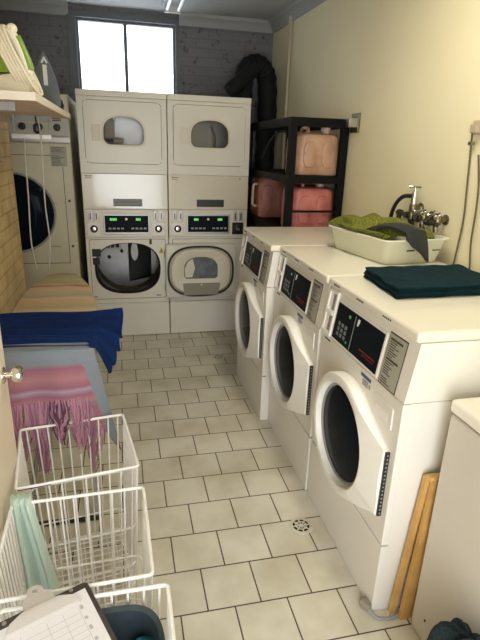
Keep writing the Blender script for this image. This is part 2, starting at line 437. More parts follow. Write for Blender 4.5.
# ---------------------------------------------------------------- front-load washers
W = .683
def pslab(b, v0, v1, z0, z1, o0, o1, m=0):
    """slab lying on the slanted control face, v measured from the far side"""
    def X(z): return (z-.858)/.198*.028
    y0, y1 = W-v1, W-v0
    b.hexa([(X(z0)-o0, y0, z0), (X(z0)-o0, y1, z0), (X(z1)-o0, y1, z1), (X(z1)-o0, y0, z1),
            (X(z0)-o1, y0, z0), (X(z0)-o1, y1, z0), (X(z1)-o1, y1, z1), (X(z1)-o1, y0, z1)], m)
def washer(loc, label):
    r = thing('washing_machine', loc, label, 'washing machine', group='front loading washing machines')
    b = MB(); b.box(.025, .69, .003, W-.003, .001, .856, .003); b.build('cabinet', 'enamel', r)
    b = MB(); b.box(.03, .66, .02, W-.02, 0, .012); b.build('base', 'rubber', r)
    b = MB(); b.box(-.001, .03, .003, W-.003, .001, .298, .003); b.build('kick_panel', 'enamel', r)
    b = MB(); b.box(-.001, .03, .003, W-.003, .303, .855, .006); b.build('front_panel', 'enamel', r)
    b = MB()
    b.prism([(0, .858), (.69, .858), (.69, 1.058), (.028, 1.058)], .003, W-.003, 'y'); co = b.build('control_housing', 'enamel', r)
    b = MB(); b.box(.012, .708, 0, W, 1.058, 1.095, .011, 3); lid = b.build('lid', 'enamel_lid', r)
    for v in (.05, .26, .46):
        b = MB()
        for k in range(5):
            b.box(.0112, .014, W-v-.062+k*.012, W-v-.062+k*.012+.008, 1.074, 1.080)
        b.build('lettering', 'ink', lid)
    # dispenser drawer
    b = MB(); pslab(b, .012, .092, .868, 1.045, 0, .002); q = b.build('detergent_dispenser', 'greyplastic', r)
    b = MB()
    pslab(b, .006, .022, .862, 1.05, .001, .010); pslab(b, .086, .098, .862, 1.05, .001, .010)
    pslab(b, .022, .086, .862, .876, .001, .010); pslab(b, .022, .086, 1.038, 1.05, .001, .010); pslab(b, .022, .086, .950, .966, .001, .014)
    pslab(b, .022, .045, .876, 1.04, .001, .004)
    b.build('drawer_front', 'plastic_white', q)
    # display
    b = MB(); pslab(b, .105, .50, .862, 1.026, 0, .003); fr = b.build('display_bezel', 'plastic_white', r)
    b = MB(); pslab(b, .115, .49, .871, 1.017, .003, .006); dsp = b.build('display', 'display', r)
    b = MB()
    for i in range(3):
        for j in range(3): pslab(b, .150+i*.030, .167+i*.030, .893+j*.021, .907+j*.021, .006, .0075)
    b.build('keypad_button', 'keygrey', dsp)
    for q_ in ((.224, .238, .986, .997), (.238, .248, .887, .895)):
        b = MB(); pslab(b, *q_, .006, .0075); b.build('indicator', 'green_dim', dsp)
    b = MB(); pslab(b, .2755, .2775, .876, 1.010, .006, .007); b.build('divider_line', 'greyplastic', dsp)
    b = MB(); pslab(b, .298, .306, .980, 1.004, .006, .0075); pslab(b, .303, .312, .990, 1.006, .006, .0075); b.build('emblem', 'plastic_white', dsp)
    b = MB()
    for k in range(13): pslab(b, .352+k*.0092, .352+k*.0092+.005, .906, .912, .006, .0072)
    for k in range(14): pslab(b, .372+k*.0065, .372+k*.0065+.004, .8955, .8985, .006, .0072)
    b.build('red_lettering', 'red', dsp)
    # instruction label
    b = MB(); pslab(b, .513, .622, .858, 1.038, 0, .002); bd = b.build('instruction_label', 'ink', r)
    b = MB(); pslab(b, .517, .618, .862, 1.034, .002, .003); b.build('label_face', 'label', bd)
    b = MB(); z = 1.022
    for k in range(19):
        big = k in (0, 8)
        wd = .074 if big else (.03 + .045*rnd.random())
        if not (z < .905 and wd > .06): pslab(b, .526, .526+wd, z-(.007 if big else .003), z, .003, .0038)
        z -= .0115 if big else .0080
    b.build('printed_lines', 'ink', bd)
    # raised plate and sticker under the control face
    b = MB(); b.box(-.006, .002, W-.635, W-.505, .735, .815, .005); pl = b.build('access_plate', 'enamel', r)
    b = MB(); b.box(-.0075, -.004, W-.61, W-.53, .750, .785, .003); b.build('recess', 'plastic_white', pl)
    b = MB(); b.box(-.0025, .0, W-.47, W-.395, .826, .838); b.box(-.0025, .0, W-.452, W-.41, .796, .820, m=1); b.box(-.0025, .0, W-.47, W-.46, .800, .815, m=1); b.build('sticker', ['blueink', 'greyplastic'], r)
    b = MB(); b.box(-.0025, .0, W-.10, W-.045, .838, .844); b.build('badge', 'ink', r)
    # door
    yc, zc, R0, N = W-.338, .548, .243, 96
    ol = hull2([(round(yc+R0*math.cos(2*PI*k/N), 5), round(zc+R0*math.sin(2*PI*k/N), 5)) for k in range(N)] + [(.040, .405), (.040, .665)])
    angs = sorted([2*PI*k/N for k in range(N)] + [math.atan2(p[1]-zc, p[0]-yc) % (2*PI) for p in ((.040, .405), (.040, .665))])
    op = polar(ol, (yc, zc), angs)
    def dx(p): return -.052 + .028*min(1, max(0, (math.hypot(p[0]-yc, p[1]-zc)-R0)/.075))
    def lp(sc, f):
        return [(f(p), yc+(p[0]-yc)*sc, zc+(p[1]-zc)*sc) for p in op]
    def circ(rr, x): return [(x, yc+rr*math.cos(a), zc+rr*math.sin(a)) for a in angs]
    b = MB(); b.loft([lp(1, lambda p: -.001), lp(1, lambda p: dx(p)+.010), lp(.985, lambda p: dx(p)+.003), lp(.955, dx), circ(.214, -.054), circ(.206, -.050), circ(.199, -.030), circ(.192, -.012)], True, False)
    dr = b.build('door', 'plastic_white', r)
    b = MB(); b.lathe([(.198, -.022), (.199, -.028), (.193, -.031), (.188, -.028), (.186, -.014)], (0, yc, zc), 'x', 64, cap0=False, cap1=False); b.build('door_ring', 'greyplastic', dr)
    b = MB(); b.lathe([(.189, -.018), (.184, -.024), (.13, -.031), (.06, -.035), (.005, -.036)], (0, yc, zc), 'x', 64); b.build('door_glass', 'blackglass', dr)
    b = MB(); b.box(-.016, -.001, .0335, .0405, .408, .662); 
    for k in range(16): b.box(-.011, -.006, .0325, .0345, .416+k*.0155, .422+k*.0155, m=1)
    b.build('hinge_strip', ['black', 'greyplastic'], dr)
    b = MB(); b.box(-.050, -.030, yc+.208, yc+.240, zc-.062, zc+.055, .006); b.build('door_latch', 'silver', dr)
    return r
m1 = washer((1.142, -3.042, 0), 'white front loading washing machine nearest the camera, dark folded towel on its lid')
m2 = copy_tree(m1); m2.location = (1.138, -2.347, 0); m2['label'] = 'middle white front loading washing machine, under the plastic basin'
m3 = copy_tree(m1); m3.location = (1.090, -1.661, 0); m3['label'] = 'furthest white front loading washing machine, bare lid, beside the black rack'

# ---------------------------------------------------------------- stacked dryers
def dwin(cx, z0, z1, hw, r=.05, n=20):
    """D-shaped window outline: arched top, rounded lower corners"""
    out = []
    for k in range(n+1):
        t = PI*k/n; out.append((cx+hw*math.copysign(abs(math.cos(t))**.8, math.cos(t)), z0+(z1-z0)*.42+(z1-z0)*.58*math.sin(t)**.8 if 0 < k < n else z0+(z1-z0)*.42))
    for k in range(7): t = PI+PI/2*k/6; out.append((cx-hw+r+r*math.cos(t), z0+r+r*math.sin(t)))
    for k in range(7): t = 1.5*PI+PI/2*k/6; out.append((cx+hw-r+r*math.cos(t), z0+r+r*math.sin(t)))
    return out
def dryer_stack(x, label, left):
    r = thing('stacked_dryer', (.319+(x-.319)*.9835, -.07, .026), label, 'dryer', group='stacked double dryers'); r.scale = (.9835, 1, .9835)
    S = .683; g = .002
    b = MB()                                  # open-fronted shell
    b.box(g, .02, .012, .68, -.018, 1.94); b.box(S-.02, S-g, .012, .68, -.018, 1.94); b.box(.02, S-.02, .66, .68, -.018, 1.94)
    b.box(.02, S-.02, .012, .66, -.016, .05); b.box(.02, S-.02, .012, .66, .845, .88); b.box(.02, S-.02, .012, .66, 1.08, 1.1); b.box(.02, S-.02, .012, .66, 1.92, 1.94)
    b.build('cabinet', 'dryer', r)
    b = MB(); b.box(.02, S-.02, .04, .6, -.0262, -.01); b.build('base', 'rubber', r)
    b = MB(); b.box(0, S, -.012, .69, 1.937, 1.982, .006); b.build('top_cap', 'dryer', r)
    b = MB(); b.box(g, S-g, 0, .02, -.020, .284, .004); b.build('bottom_panel', 'dryer', r)
    b = MB(); b.box(g, S-g, 0, .02, 1.094, 1.372, .004); mp = b.build('middle_panel', 'dryer_gloss', r)
    b = MB(); b.box(.238, .472, -.003, .001, 1.115, 1.176, .002); q = b.build('vent_grille', 'black' if not left else 'greyplastic', mp)  # left grille coloured paler to stand in for its reflection
    b = MB()
    for k in range(5): b.box(.245, .465, -.005, -.002, 1.122+k*.011, 1.126+k*.011)
    b.build('vent_slat', 'black', q)
    b = MB(); b.box(.03, .044, -.003, .001, 1.348, 1.356, m=1)
    for k in range(4): b.box(.048+k*.010, .055+k*.010, -.003, .001, 1.349, 1.355)
    for k in range(5): b.box(.030+k*.010, .037+k*.010, -.003, .001, 1.334, 1.339)
    if not left: b.box(.60, .614, -.003, .001, 1.348, 1.356, m=1)
    b.build('badge', ['ink', 'red'], mp)
    # upper front frame + door with D window
    wc = (.345 if left else .343, 1.693); win = dwin(wc[0], 1.592, 1.800, .155)
    b = MB(); b.ring([(g, 1.374), (S-g, 1.374), (S-g, 1.936), (g, 1.936)], rrect(.045, .64, 1.448, 1.912, .035), .0, .02, 'y', wc); b.build('upper_frame', 'dryer', r)
    rim = [(wc[0]+(p[0]-wc[0])*1.12, wc[1]+(p[1]-wc[1])*1.14) for p in win]
    b = MB(); b.ring(rrect(.049, .636, 1.452, 1.908, .033), win, -.010, .010, 'y', wc); ud = b.build('upper_door', 'dryer', r)
    b = MB(); b.ring(rim, win, -.015, -.009, 'y', wc); b.build('window_rim', 'dryer_in', ud)
    b = MB(); b.ring(rrect(.043, .642, 1.446, 1.914, .037), rrect(.05, .635, 1.453, 1.907, .032), .001, .012, 'y', wc); b.build('door_gasket', 'seam', ud)
    b = MB(); b.prism(win, .004, .008, 'y'); b.build('window_pane', M_glass_dark, ud)
    b = MB(); b.box(.105, .165, -.013, -.009, 1.615, 1.735, .006); b.build('handle_recess', 'dryer_in', ud)
    b = MB(); b.lathe([(.22, .03), (.23, .30), (.22, .30), (.05, .31)], (.342, 0, 1.69), 'y', 40, cap0=False, cap1=True); b.build('upper_drum', 'steel', r)
    if left:
        b = MB(); b.box(.20, .275, .03, .036, 1.60, 1.78, .01); b.box(.20, .34, .03, .036, 1.60, 1.645, .01); b.build('pale_plate', 'dryer_in', r)  # pale angled plate behind the upper window, left dryer only
    else:
        b = MB(); b.tube(spline([(.40, .10, 1.60), (.405, .10, 1.68), (.37, .10, 1.76)]), .010, 8); b.build('drum_lifter', 'silver', r)
    # console
    b = MB(); b.box(g, S-g, -.002, .02, .862, 1.089, .005); cp = b.build('console', 'dryer', r)
    b = MB(); b.box(.150, .530, -.004, .0, .885, 1.052, .004); b.build('display_bezel', 'silver', cp)
    b = MB(); b.box(.163, .515, -.007, -.003, .903, 1.040, .002); dp = b.build('display', 'display', cp)
    for x0, x1 in ((.205, .262), (.415, .455)) if left else ((.215, .255), (.42, .462)):
        b = MB(); n = 5 if x1-x0 > .05 else 4
        for k in range(n): b.box(x0+k*(x1-x0)/n, x0+(k+.72)*(x1-x0)/n, -.0085, -.006, 1.000, 1.020)
        b.build('digit_readout', 'green_led', dp)
    b = MB()
    for k in range(4): b.box(.19+k*.034, .212+k*.034, -.009, -.006, .928, .942)
    for k in range(4): b.box(.375+k*.034, .397+k*.034, -.009, -.006, .928, .942)
    b.build('button', 'greyplastic', dp)
    b = MB(); b.lathe([(.010, -.009), (.010, -.006)], (.337, 0, 1.012), 'y', 12); b.build('emblem', 'plastic_white', dp)
    for i, x in enumerate((.075, .600)):
        dark = (not left) and i == 1
        b = MB(); b.box(x-.050, x+.050, -.005, .0, .880, .985, .003); pz = b.build('coin_plate', 'black' if dark else 'plastic_white', cp)
        b = MB(); b.lathe([(.030, -.004), (.030, -.012), (.024, -.016)], (x, 0, .932), 'y', 24); b.build('dial', 'black', pz)
        b = MB(); b.lathe([(.017, -.015), (.015, -.022), (.008, -.023)], (x, 0, .932), 'y', 18); b.build('dial_hub', 'chrome', pz)
        for dx_ in (-.024, .024):
            b = MB(); b.box(x+dx_-.017, x+dx_+.017, -.006, .0, .997, 1.078, .003); b.box(x+dx_-.004, x+dx_+.004, -.007, -.004, 1.01, 1.06, m=1); b.build('coin_slot', ['silver', 'ink'], cp)
    # lower front
    oc = (.335, .592); ope = ellipse(oc[0], oc[1], .275, .222, 72, 2.5)
    b = MB(); b.ring([(g, .287), (S-g, .287), (S-g, .859), (g, .859)], ope, .0, .02, 'y', oc); lf = b.build('lower_frame', 'dryer', r)
    b = MB(); b.ring(rrect(.028, .655, .325, .845, .02), rrect(.031, .652, .328, .842, .018), -.002, .002, 'y', oc); b.build('frame_seam', 'seam', lf)
    if left:
        b = MB(); b.loft([[ax3('y', y, p) for p in ellipse(oc[0], oc[1], rx, rz, 72, pp)] for y, rx, rz, pp in ((.0, .277, .224, 2.5), (.008, .270, .217, 2.5), (.06, .262, .214, 2.3))], False, False); b.build('opening_lip', 'rubber', lf)
        b = MB(); b.lathe([(.262, .06), (.31, .075), (.31, .44), (.29, .46), (.02, .47)], (.342, 0, .60), 'y', 56, cap0=False); dm = b.build('drum', 'dull_steel', r)
        b = MB(); b.sheet(lambda u, v: (.335+(.245-.022*v)*math.cos(PI*(1.12+.76*u)), .05+.03*v, .597+(.212-.020*v)*math.sin(PI*(1.12+.76*u))), 36, 3, .006); b.build('drum_rim', 'brass', dm)
        b = MB(); b.loft([[ax3('y', .452-.06*s, (.365+px*(1-.5*s), .60+pz*(1-.12*s))) for px, pz in ((-.02, -.24), (.19, -.2), (.19, .2), (-.02, .24))] for s in (0, 1)]); b.build('baffle_wedge', 'rubber', dm)
        b = MB(); b.loft([[ax3('y', .385-.02*s, p) for p in ellipse(.40, .665, .046*(1-.3*s), .10*(1-.15*s), 32)] for s in (0, 1)]); b.build('lifter', 'dull_steel', dm)
        b = MB(); b.box(.13, .275, .435, .455, .675, .80, .01)
        for k in range(3): b.box(.145+k*.042, .18+k*.042, .430, .436, .69, .79, m=1)
        b.build('vent_plate', ['silver', 'rubber'], dm)
        for px, pz in ((.17, .60), (.285, .655), (.43, .60)):
            b = MB(); b.lathe([(.016, .44), (.012, .425), (.004, .423)], (px, 0, pz), 'y', 16); b.build('bolt', 'rubber', dm)
        for q_ in ((.046, .116, .70, .765), (.048, .105, .630, .69)):
            b = MB(); b.box(q_[0], q_[1], -.004, .0, q_[2], q_[3], .0018); b.build('latch_slot', 'rubber', lf)
        b = MB(); b.prism([(.597, .722), (.641, .722), (.619, .772)], -.003, 0, 'y'); b.prism([(.615, .736), (.623, .736), (.622, .757), (.616, .757)], -.0035, -.002, 'y', 1); b.build('warning_sticker', ['yellow', 'ink'], lf)
        for q_ in ((.52, .54, -.004, .0, .80, .845), (.03, .07, -.003, 0, .345, .352), (.57, .61, -.003, 0, .345, .352)):
            b = MB(); b.box(*q_); b.build('printed_mark', 'ink', lf)
    else:
        b = MB(); b.prism(ellipse(oc[0], oc[1], .274, .221, 60, 2.5), .002, .012, 'y'); b.build('lower_door', 'dryer', r)
    return r
M_glass_dark = mat('dark_window_glass', (.03, .032, .035), .12, alpha=.3, ior=1.12)
L_ = dryer_stack(.004, 'left stacked dryer, its lower door swung open to show a steel drum', True)
R_ = dryer_stack(.690, 'right stacked dryer, covered low down by its neighbour\'s open door', False)
# the open lower door of the left dryer, folded flat over its neighbour
C = (.9575, .572)
b = MB(); b.prism(rrect(.652, 1.263, .338, .806, .02), -.022, -.070, 'y', bev=.006); od = b.build('open_door', 'dryer', L_)
b = MB(); b.loft([[ax3('y', y, p) for p in ellipse(C[0]-.004, C[1], rx, rz, 72, 2.7)] for y, rx, rz in ((-.068, .292, .226), (-.086, .290, .224), (-.086, .276, .212), (-.068, .274, .210))], False, False); b.build('door_seal', 'rubber', od)
iw = dwin(.953, .508, .700, .148, .03)
iw_o = [(.953+(p[0]-.953)*1.10, .592+(p[1]-.592)*1.10) for p in iw]
angs = [2*PI*k/72 for k in range(72)]
b = MB()
E0 = ellipse(C[0]-.004, C[1], .274, .210, 72, 2.7)
b.loft([[ax3('y', y, p) for p in q] for y, q in ((-.068, polar(E0, (.953, .58), angs)), (-.092, polar([(C[0]-.004+(p[0]-C[0]+.004)*.93, C[1]+(p[1]-C[1])*.92) for p in E0], (.953, .58), angs)), (-.094, polar([(C[0]-.004+(p[0]-C[0]+.004)*.86, C[1]+(p[1]-C[1])*.83) for p in E0], (.953, .58), angs)),
      (-.078, polar(iw_o, (.953, .58), angs)), (-.074, polar(iw, (.953, .58), angs)))], False, True); b.build('door_liner', 'dryer_in', od)
b = MB(); b.prism(iw, -.072, -.0755, 'y'); b.build('door_window', mat('hazy_door_glass', (.16, .18, .20), .25, noise=.4, nscale=12), od)
b = MB(); b.prism([(p[0]+0, p[1]) for p in [(.815, .522), (.875, .522), (.90, .60), (.88, .685), (.84, .66), (.812, .60)]], -.0755, -.079, 'y'); b.build('window_reflector', 'dryer_in', od)
b = MB(); b.prism([(.80, .366), (1.105, .366), (1.122, .470), (.795, .470)], -.085, -.097, 'y'); b.build('lint_mesh', 'mesh', od)
b = MB(); b.lathe([(.007, -.100), (.007, -.090)], (.953, 0, .458), 'y', 12); b.build('mesh_button', 'plastic_white', od)
b = MB()
for z in (.42, .72): b.tube([(.652, -.02, z-.03), (.652, -.02, z+.03)], .010, 10)
b.build('hinge', 'silver', od)

# ---------------------------------------------------------------- the old tumble dryer in the left corner
r = thing('tumble_dryer', (-.985, -.05, 0), 'large old cream tumble dryer with a big round dark door, behind the brick wall', 'dryer')
b = MB(); b.box(0, .935, .02, .80, .03, 1.935, .008); b.build('cabinet', 'oldcream', r)
b = MB(); b.box(.03, .90, .06, .75, 0, .03); b.build('base', 'rubber', r)
b = MB(); b.box(.004, .931, 0, .022, .03, 1.585, .004); fp = b.build('front_panel', 'oldcream', r)
b = MB(); b.box(.004, .931, -.004, .022, 1.64, 1.79, .004); cs = b.build('control_strip', mat('grey_control_strip', (.46, .44, .38), .5), r)
b = MB(); b.box(.004, .931, 0, .022, 1.80, 1.93, .004); b.build('top_panel', 'oldcream', r)
b = MB(); b.box(.002, .933, -.010, .022, 1.592, 1.632, .003); b.build('trim_strip', 'silver', r)
for x in (.60, .72, .845):
    b = MB(); b.lathe([(.026, -.004), (.026, -.012), (.018, -.016), (.016, -.030), (.004, -.031)], (x, 0, 1.70), 'y', 20); b.build('knob', 'black', cs)
    b = MB(); b.box(x-.03, x+.03, -.0055, -.003, 1.745, 1.752); b.box(x-.03, x+.03, -.0055, -.003, 1.757, 1.764); b.build('knob_caption', 'ink', cs)
dc = (.475, 0, 1.065)
b = MB(); b.lathe([(.312, .0), (.312, -.014), (.306, -.020), (.298, -.018), (.292, -.008)], dc, 'y', 64, cap0=False, cap1=False); dd = b.build('door_rim', 'greyplastic', r)
b = MB(); b.lathe([(.296, -.010), (.28, -.022), (.15, -.034), (.01, -.038)], dc, 'y', 64); b.build('door_glass', 'blackglass', dd)
b = MB()
b.ring(rrect(.20, .865, .66, 1.50, .01), rrect(.204, .861, .664, 1.496, .009), -.002, .002, 'y', (.53, 1.08)); b.build('panel_seam', 'seam', fp)
b = MB(); b.box(.780, .90, -.003, .0, 1.420, 1.565); nt_ = b.build('notice', 'label', fp); 
b = MB()
for k in range(12): b.box(.788, .788+.055+.045*rnd.random(), -.004, -.002, 1.555-k*.010-(.02 if k > 3 else 0), 1.558-k*.010-(.02 if k > 3 else 0))
b.build('printed_lines', 'ink', nt_)
for z in (.80, 1.16):
    b = MB(); b.lathe([(.010, 0), (.010, -.006), (.003, -.007)], (.893, 0, z), 'y', 10); b.build('bolt', 'ink', fp)
for z in (.80, 1.14):
    b = MB(); b.tube([(.70, -.006, z), (.80, -.006, z)], .004, 8); b.build('pull_bar', 'greyplastic', fp)

# ---------------------------------------------------------------- the white machine at the lower right
r = thing('chest_cabinet', (1.256, -3.782, 0), 'plain white cabinet cropped at the lower right, in front of the leaning timber', 'cabinet')
b = MB(); b.box(0, .62, 0, .672, .004, .855, .010, 3); bd = b.build('body', 'enamel_grey_shaded', r)
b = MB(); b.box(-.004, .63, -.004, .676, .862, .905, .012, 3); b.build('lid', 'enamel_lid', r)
b = MB(); b.box(.03, .6, .03, .64, 0, .012); b.build('base', 'rubber', r)
b = MB(); b.lathe([(.004, .0), (.004, -.003)], (0, .60, .10), 'x', 10); b.build('screw', 'ink', bd)

# ---------------------------------------------------------------- rack with detergent jugs
RK = (1.405, -.960)
r = thing('storage_rack', (RK[0], RK[1], 0), 'black open storage rack in the back right corner, holding pink jugs', 'rack')
RW, RD, RH = .415, 1.22, 1.80
for x in (0, RW-.05):
    for y in (0, RD-.05):
        b = MB(); b.box(x, x+.05, y, y+.05, 0, RH, .004); b.build('post', 'rack', r)
def shelf(z, t, nm='shelf'):
    b = MB(); b.box(.05, RW-.05, 0, .035, z-t, z); b.box(.05, RW-.05, RD-.035, RD, z-t, z); b.box(0, .035, .05, RD-.05, z-t, z); b.box(RW-.035, RW, .05, RD-.05, z-t, z)
    if nm == 'shelf': b.box(.03, RW-.03, .03, RD-.03, z-.018, z-.002)
    b.build(nm, 'rack', r)
shelf(RH, .055, 'top_frame'); shelf(1.432, .05); shelf(1.045, .05); shelf(.45, .05)
b = MB(); b.box(.05, RW-.05, .0, .016, 1.188, 1.202); b.build('rail', 'rack', r)
def jug(loc, rz, m, label, w=.28, d=.30, h=.265, side=None):
    r = thing('detergent_jug', loc, label, 'jug', rz, 'plastic detergent jugs in the rack')
    b = MB(); L = []
    for z, s, q in ((0, .90, .05), (.006, .96, .05), (.03, 1, .055), (h*.30, .985, .055), (h*.36, 1, .055), (h*.62, 1, .055), (h*.68, .985, .055), (h*.86, .99, .06), (h*.96, .93, .07), (h, .80, .07)):
        L.append([(p[0], p[1], z) for p in rrect(-w/2*s, w/2*s, -d/2*s, d/2*s, q)])
    b.loft(L); bod = b.build('body', m, r)
    b = MB()
    for sx in (-.065, .065):
        b.loft([[(sx+ex*q, -d/2*1.0-yo, h*.5+ez*q) for ex, ez in ellipse(0, 0, .045, h*.30, 24, 3)] for q, yo in ((1.1, -.008), (1., .006), (.8, .009))])
    b.build('panel_bulge', m, bod)
    b = MB(); b.lathe([(.03, h-.004), (.03, h+.012), (.034, h+.012), (.034, h+.036), (.03, h+.040)], (.06, -d*.28, 0), 'z', 20); b.build('cap', 'jug_white', r)
    b = MB(); b.tube(spline([(-.07, -d*.3, h-.01), (-.07, -d*.26, h+.028), (-.07, d*.10, h+.028), (-.07, d*.2, h-.012)]), .012, 8); b.build('handle', m, r)
    if side:
        b = MB(); x = -w/2; b.tube(spline([(x+.01, -.08, h*.82), (x-.03, -.085, h*.80), (x-.035, -.08, h*.5), (x-.03, -.075, h*.30), (x+.01, -.07, h*.26)]), .012, 8); b.build('side_handle', 'jug_white', r)
    return r
jug((RK[0]+.232, RK[1]+.20, 1.432), 0, 'jug_peach', 'peach plastic jug on the upper shelf of the black rack', .315, .30, .275)
jug((RK[0]+.222, RK[1]+.20, 1.045), 0, 'jug_pink', 'bright pink plastic jug on the lower shelf of the rack, at its near end', .315, .30, .310)
jug((RK[0]+.165, RK[1]+.98, 1.045), 0, 'jug_rose', 'rose coloured plastic jug seen through the left side of the rack', .27, .36, .33, True)

# ducts and pipes in the back corner
r = thing('exhaust_duct', (1.565, .58, 0), 'dark bent exhaust duct rising behind the dryers and rack', 'duct')
b = MB()
path = spline([(.10, 0, .9), (.105, 0, 1.6), (.10, 0, 2.12), (.055, -.01, 2.27), (-.04, -.02, 2.31), (-.12, -.04, 2.24), (-.145, -.06, 2.05), (-.15, -.06, 1.5), (-.15, -.06, .9)], 10)
b.tube(path, [.088 + .004*math.sin(i*1.7) for i in range(len(path))], 20); b.build('bend', 'duct', r)
b = MB(); b.tube([(-.30, -.22, 2.06), (-.06, -.16, 2.27)], .065, 18); b.build('branch', 'duct', r)
b = MB(); b.lathe([(.094, 1.93), (.094, 1.95)], (.105, 0, 0), 'z', 20); b.build('clamp', 'duct', r)
b = MB(); b.tube([(RX(.28)-.022, .28, .0), (RX(.28)-.022, .28, 2.62)], .016, 10); b.tube([(RX(.28)-.022, .28, 2.60), (RX(.28)-.022, .28, 2.655)], .022, 10)
tag(b.build('conduit', 'pipe'), 'thin cream conduit running up the right wall near the back corner', 'pipe')
b = MB(); b.tube(spline([(1.52, .15, 1.52), (1.60, .10, 1.70), (1.70, .05, 1.74), (1.74, .03, 1.60), (1.74, .02, 1.30)]), .009, 8)
tag(b.build('hose', 'rubber'), 'thin black hose looping behind the rack', 'hose')
r = thing('wall_bracket', (RX(-1.02), -1.02, 1.775), 'small metal bracket on the right wall at the top corner of the rack', 'bracket')
b = MB(); b.box(-.014, 0, -.055, .055, -.06, .06, .003); b.build('plate', 'brass', r)
b = MB(); b.box(-.065, -.010, -.028, .028, -.028, .028, .004); b.build('clasp', 'steel', r)

# ---------------------------------------------------------------- taps, socket, leads on the right wall
XW = RX(-1.9)
def tap(loc, label, up):
    r = thing('wall_tap', loc, label, 'tap', group='brass taps above the basin')
    b = MB(); b.tube([(.0, 0, 0), (-.05, 0, 0)], .014, 12); b.lathe([(.026, 0), (.026, -.008), (.016, -.012)], (0, 0, 0), 'x', 20); b.build('wall_pipe', 'brass', r)
    b = MB()
    b.lathe([(.018, -.025), (.021, -.015), (.021, .015), (.015, .024)], (-.05, 0, 0), 'z', 18)
    b.tube(spline([(-.05, 0, -.01), (-.058, -.004, -.03), (-.056, -.006, -.06)]), .013, 12); b.build('body', 'brass', r)
    if up: D = Vector((-.02, .0, 1)).normalized()
    else: D = Vector((-.75, -.5, .35)).normalized()
    P = Vector((-.05, 0, .012)); ln = .095 if up else .05
    b = MB(); b.tube([P, P+D*ln*.4, P+D*ln*.42, P+D*ln*.75, P+D*ln*.76, P+D*ln], [.017, .017, .014, .013, .006, .006], 12); b.build('spindle', 'chrome', r)
    s = D.cross(Vector((.6, .5, .1))).normalized(); Q = P+D*ln
    b = MB(); b.tube([Q-s*.03, Q-s*.02, Q, Q+s*.02, Q+s*.03], [.0075, .005, .006, .005, .0075], 8)
    s2 = D.cross(s).normalized(); b.tube([Q-s2*.02, Q, Q+s2*.02], .005, 8); b.build('handle', 'chrome', r)
    return r
tap((XW, -1.845, 1.325), 'upright brass tap with a cross handle on top, above the basin', True)
tap((XW, -1.955, 1.295), 'brass tap pointing out from the wall, right of the upright tap', False)
tap((XW+.01, -2.06, 1.29), 'brass tap furthest right, nearest the hanging lead', False)
def hose(pts, label, rr=.011):
    b = MB(); b.tube(spline(pts), rr, 10); tag(b.build('water_hose', 'rubber'), label, 'hose', 'black water hoses')
hose([(1.815, -1.835, 1.385), (1.80, -1.77, 1.375), (1.80, -1.70, 1.325), (1.812, -1.645, 1.24), (1.825, -1.62, 1.10), (1.835, -1.58, .9)], 'black water hose arching left from the upright tap')
hose([(1.812, -1.851, 1.27), (1.828, -1.852, 1.21), (1.838, -1.85, 1.14), (1.835, -1.85, 1.0)], 'black water hose dropping straight below the upright tap', .014)
hose([(1.815, -1.961, 1.24), (1.842, -1.96, 1.18), (1.848, -1.95, 1.10), (1.842, -1.94, 1.0)], 'black water hose dropping below the middle tap', .014)
b = MB(); b.tube([(XW-.05, -1.70, 1.285), (XW-.05, -2.08, 1.268)], .012, 10)
for y in (-1.72, -1.80, -1.90, -2.0): b.tube([(XW-.05, y-.014, 1.285-(-1.70-y)*.045), (XW-.05, y+.014, 1.285-(-1.70-y)*.045)], .019, 8)
b.tube([(XW-.05, -1.72, 1.285), (XW-.06, -1.72, 1.22)], .013, 10)
tag(b.build('water_pipe', mat('dark_brass', (.10, .09, .07), .4, .8)), 'dark brass water pipe along the wall behind the basin', 'pipe')
r = thing('power_socket', (RX(-2.19), -2.19, 1.715), 'small beige power socket on the right wall at the photo\'s edge', 'socket')
b = MB(); b.box(-.012, 0, -.045, .04, -.03, .03, .004); b.build('plate', mat('beige_plastic', (.55, .45, .33), .5), r)
b = MB(); b.box(-.04, -.012, -.02, .02, -.025, .012, .005); b.build('plug', mat('beige_plug', (.45, .38, .28), .5), r)
b = MB(); b.box(-.03, -.008, .005, .03, -.075, -.060, .003); b.build('cord_clip', 'brass', r)
def lead(pts, label):
    b = MB(); b.tube(spline(pts), .0042, 8); tag(b.build('power_lead', 'cord_brown'), label, 'cable', 'brown leads on the right wall')
X2 = RX(-2.2)-.012
lead([(X2-.025, -2.19, 1.69), (X2, -2.165, 1.62), (X2, -2.185, 1.45), (X2, -2.20, 1.30), (X2, -2.185, 1.09), (X2-.004, -2.18, .9)], 'brown lead hanging from the power socket down behind the washer')
lead([(X2-.004, -2.23, 1.60), (X2, -2.262, 1.47), (X2, -2.275, 1.36), (X2, -2.28, 1.22), (X2, -2.305, 1.08), (X2, -2.31, .9)], 'second brown lead at the very edge of the photo, right of the first')

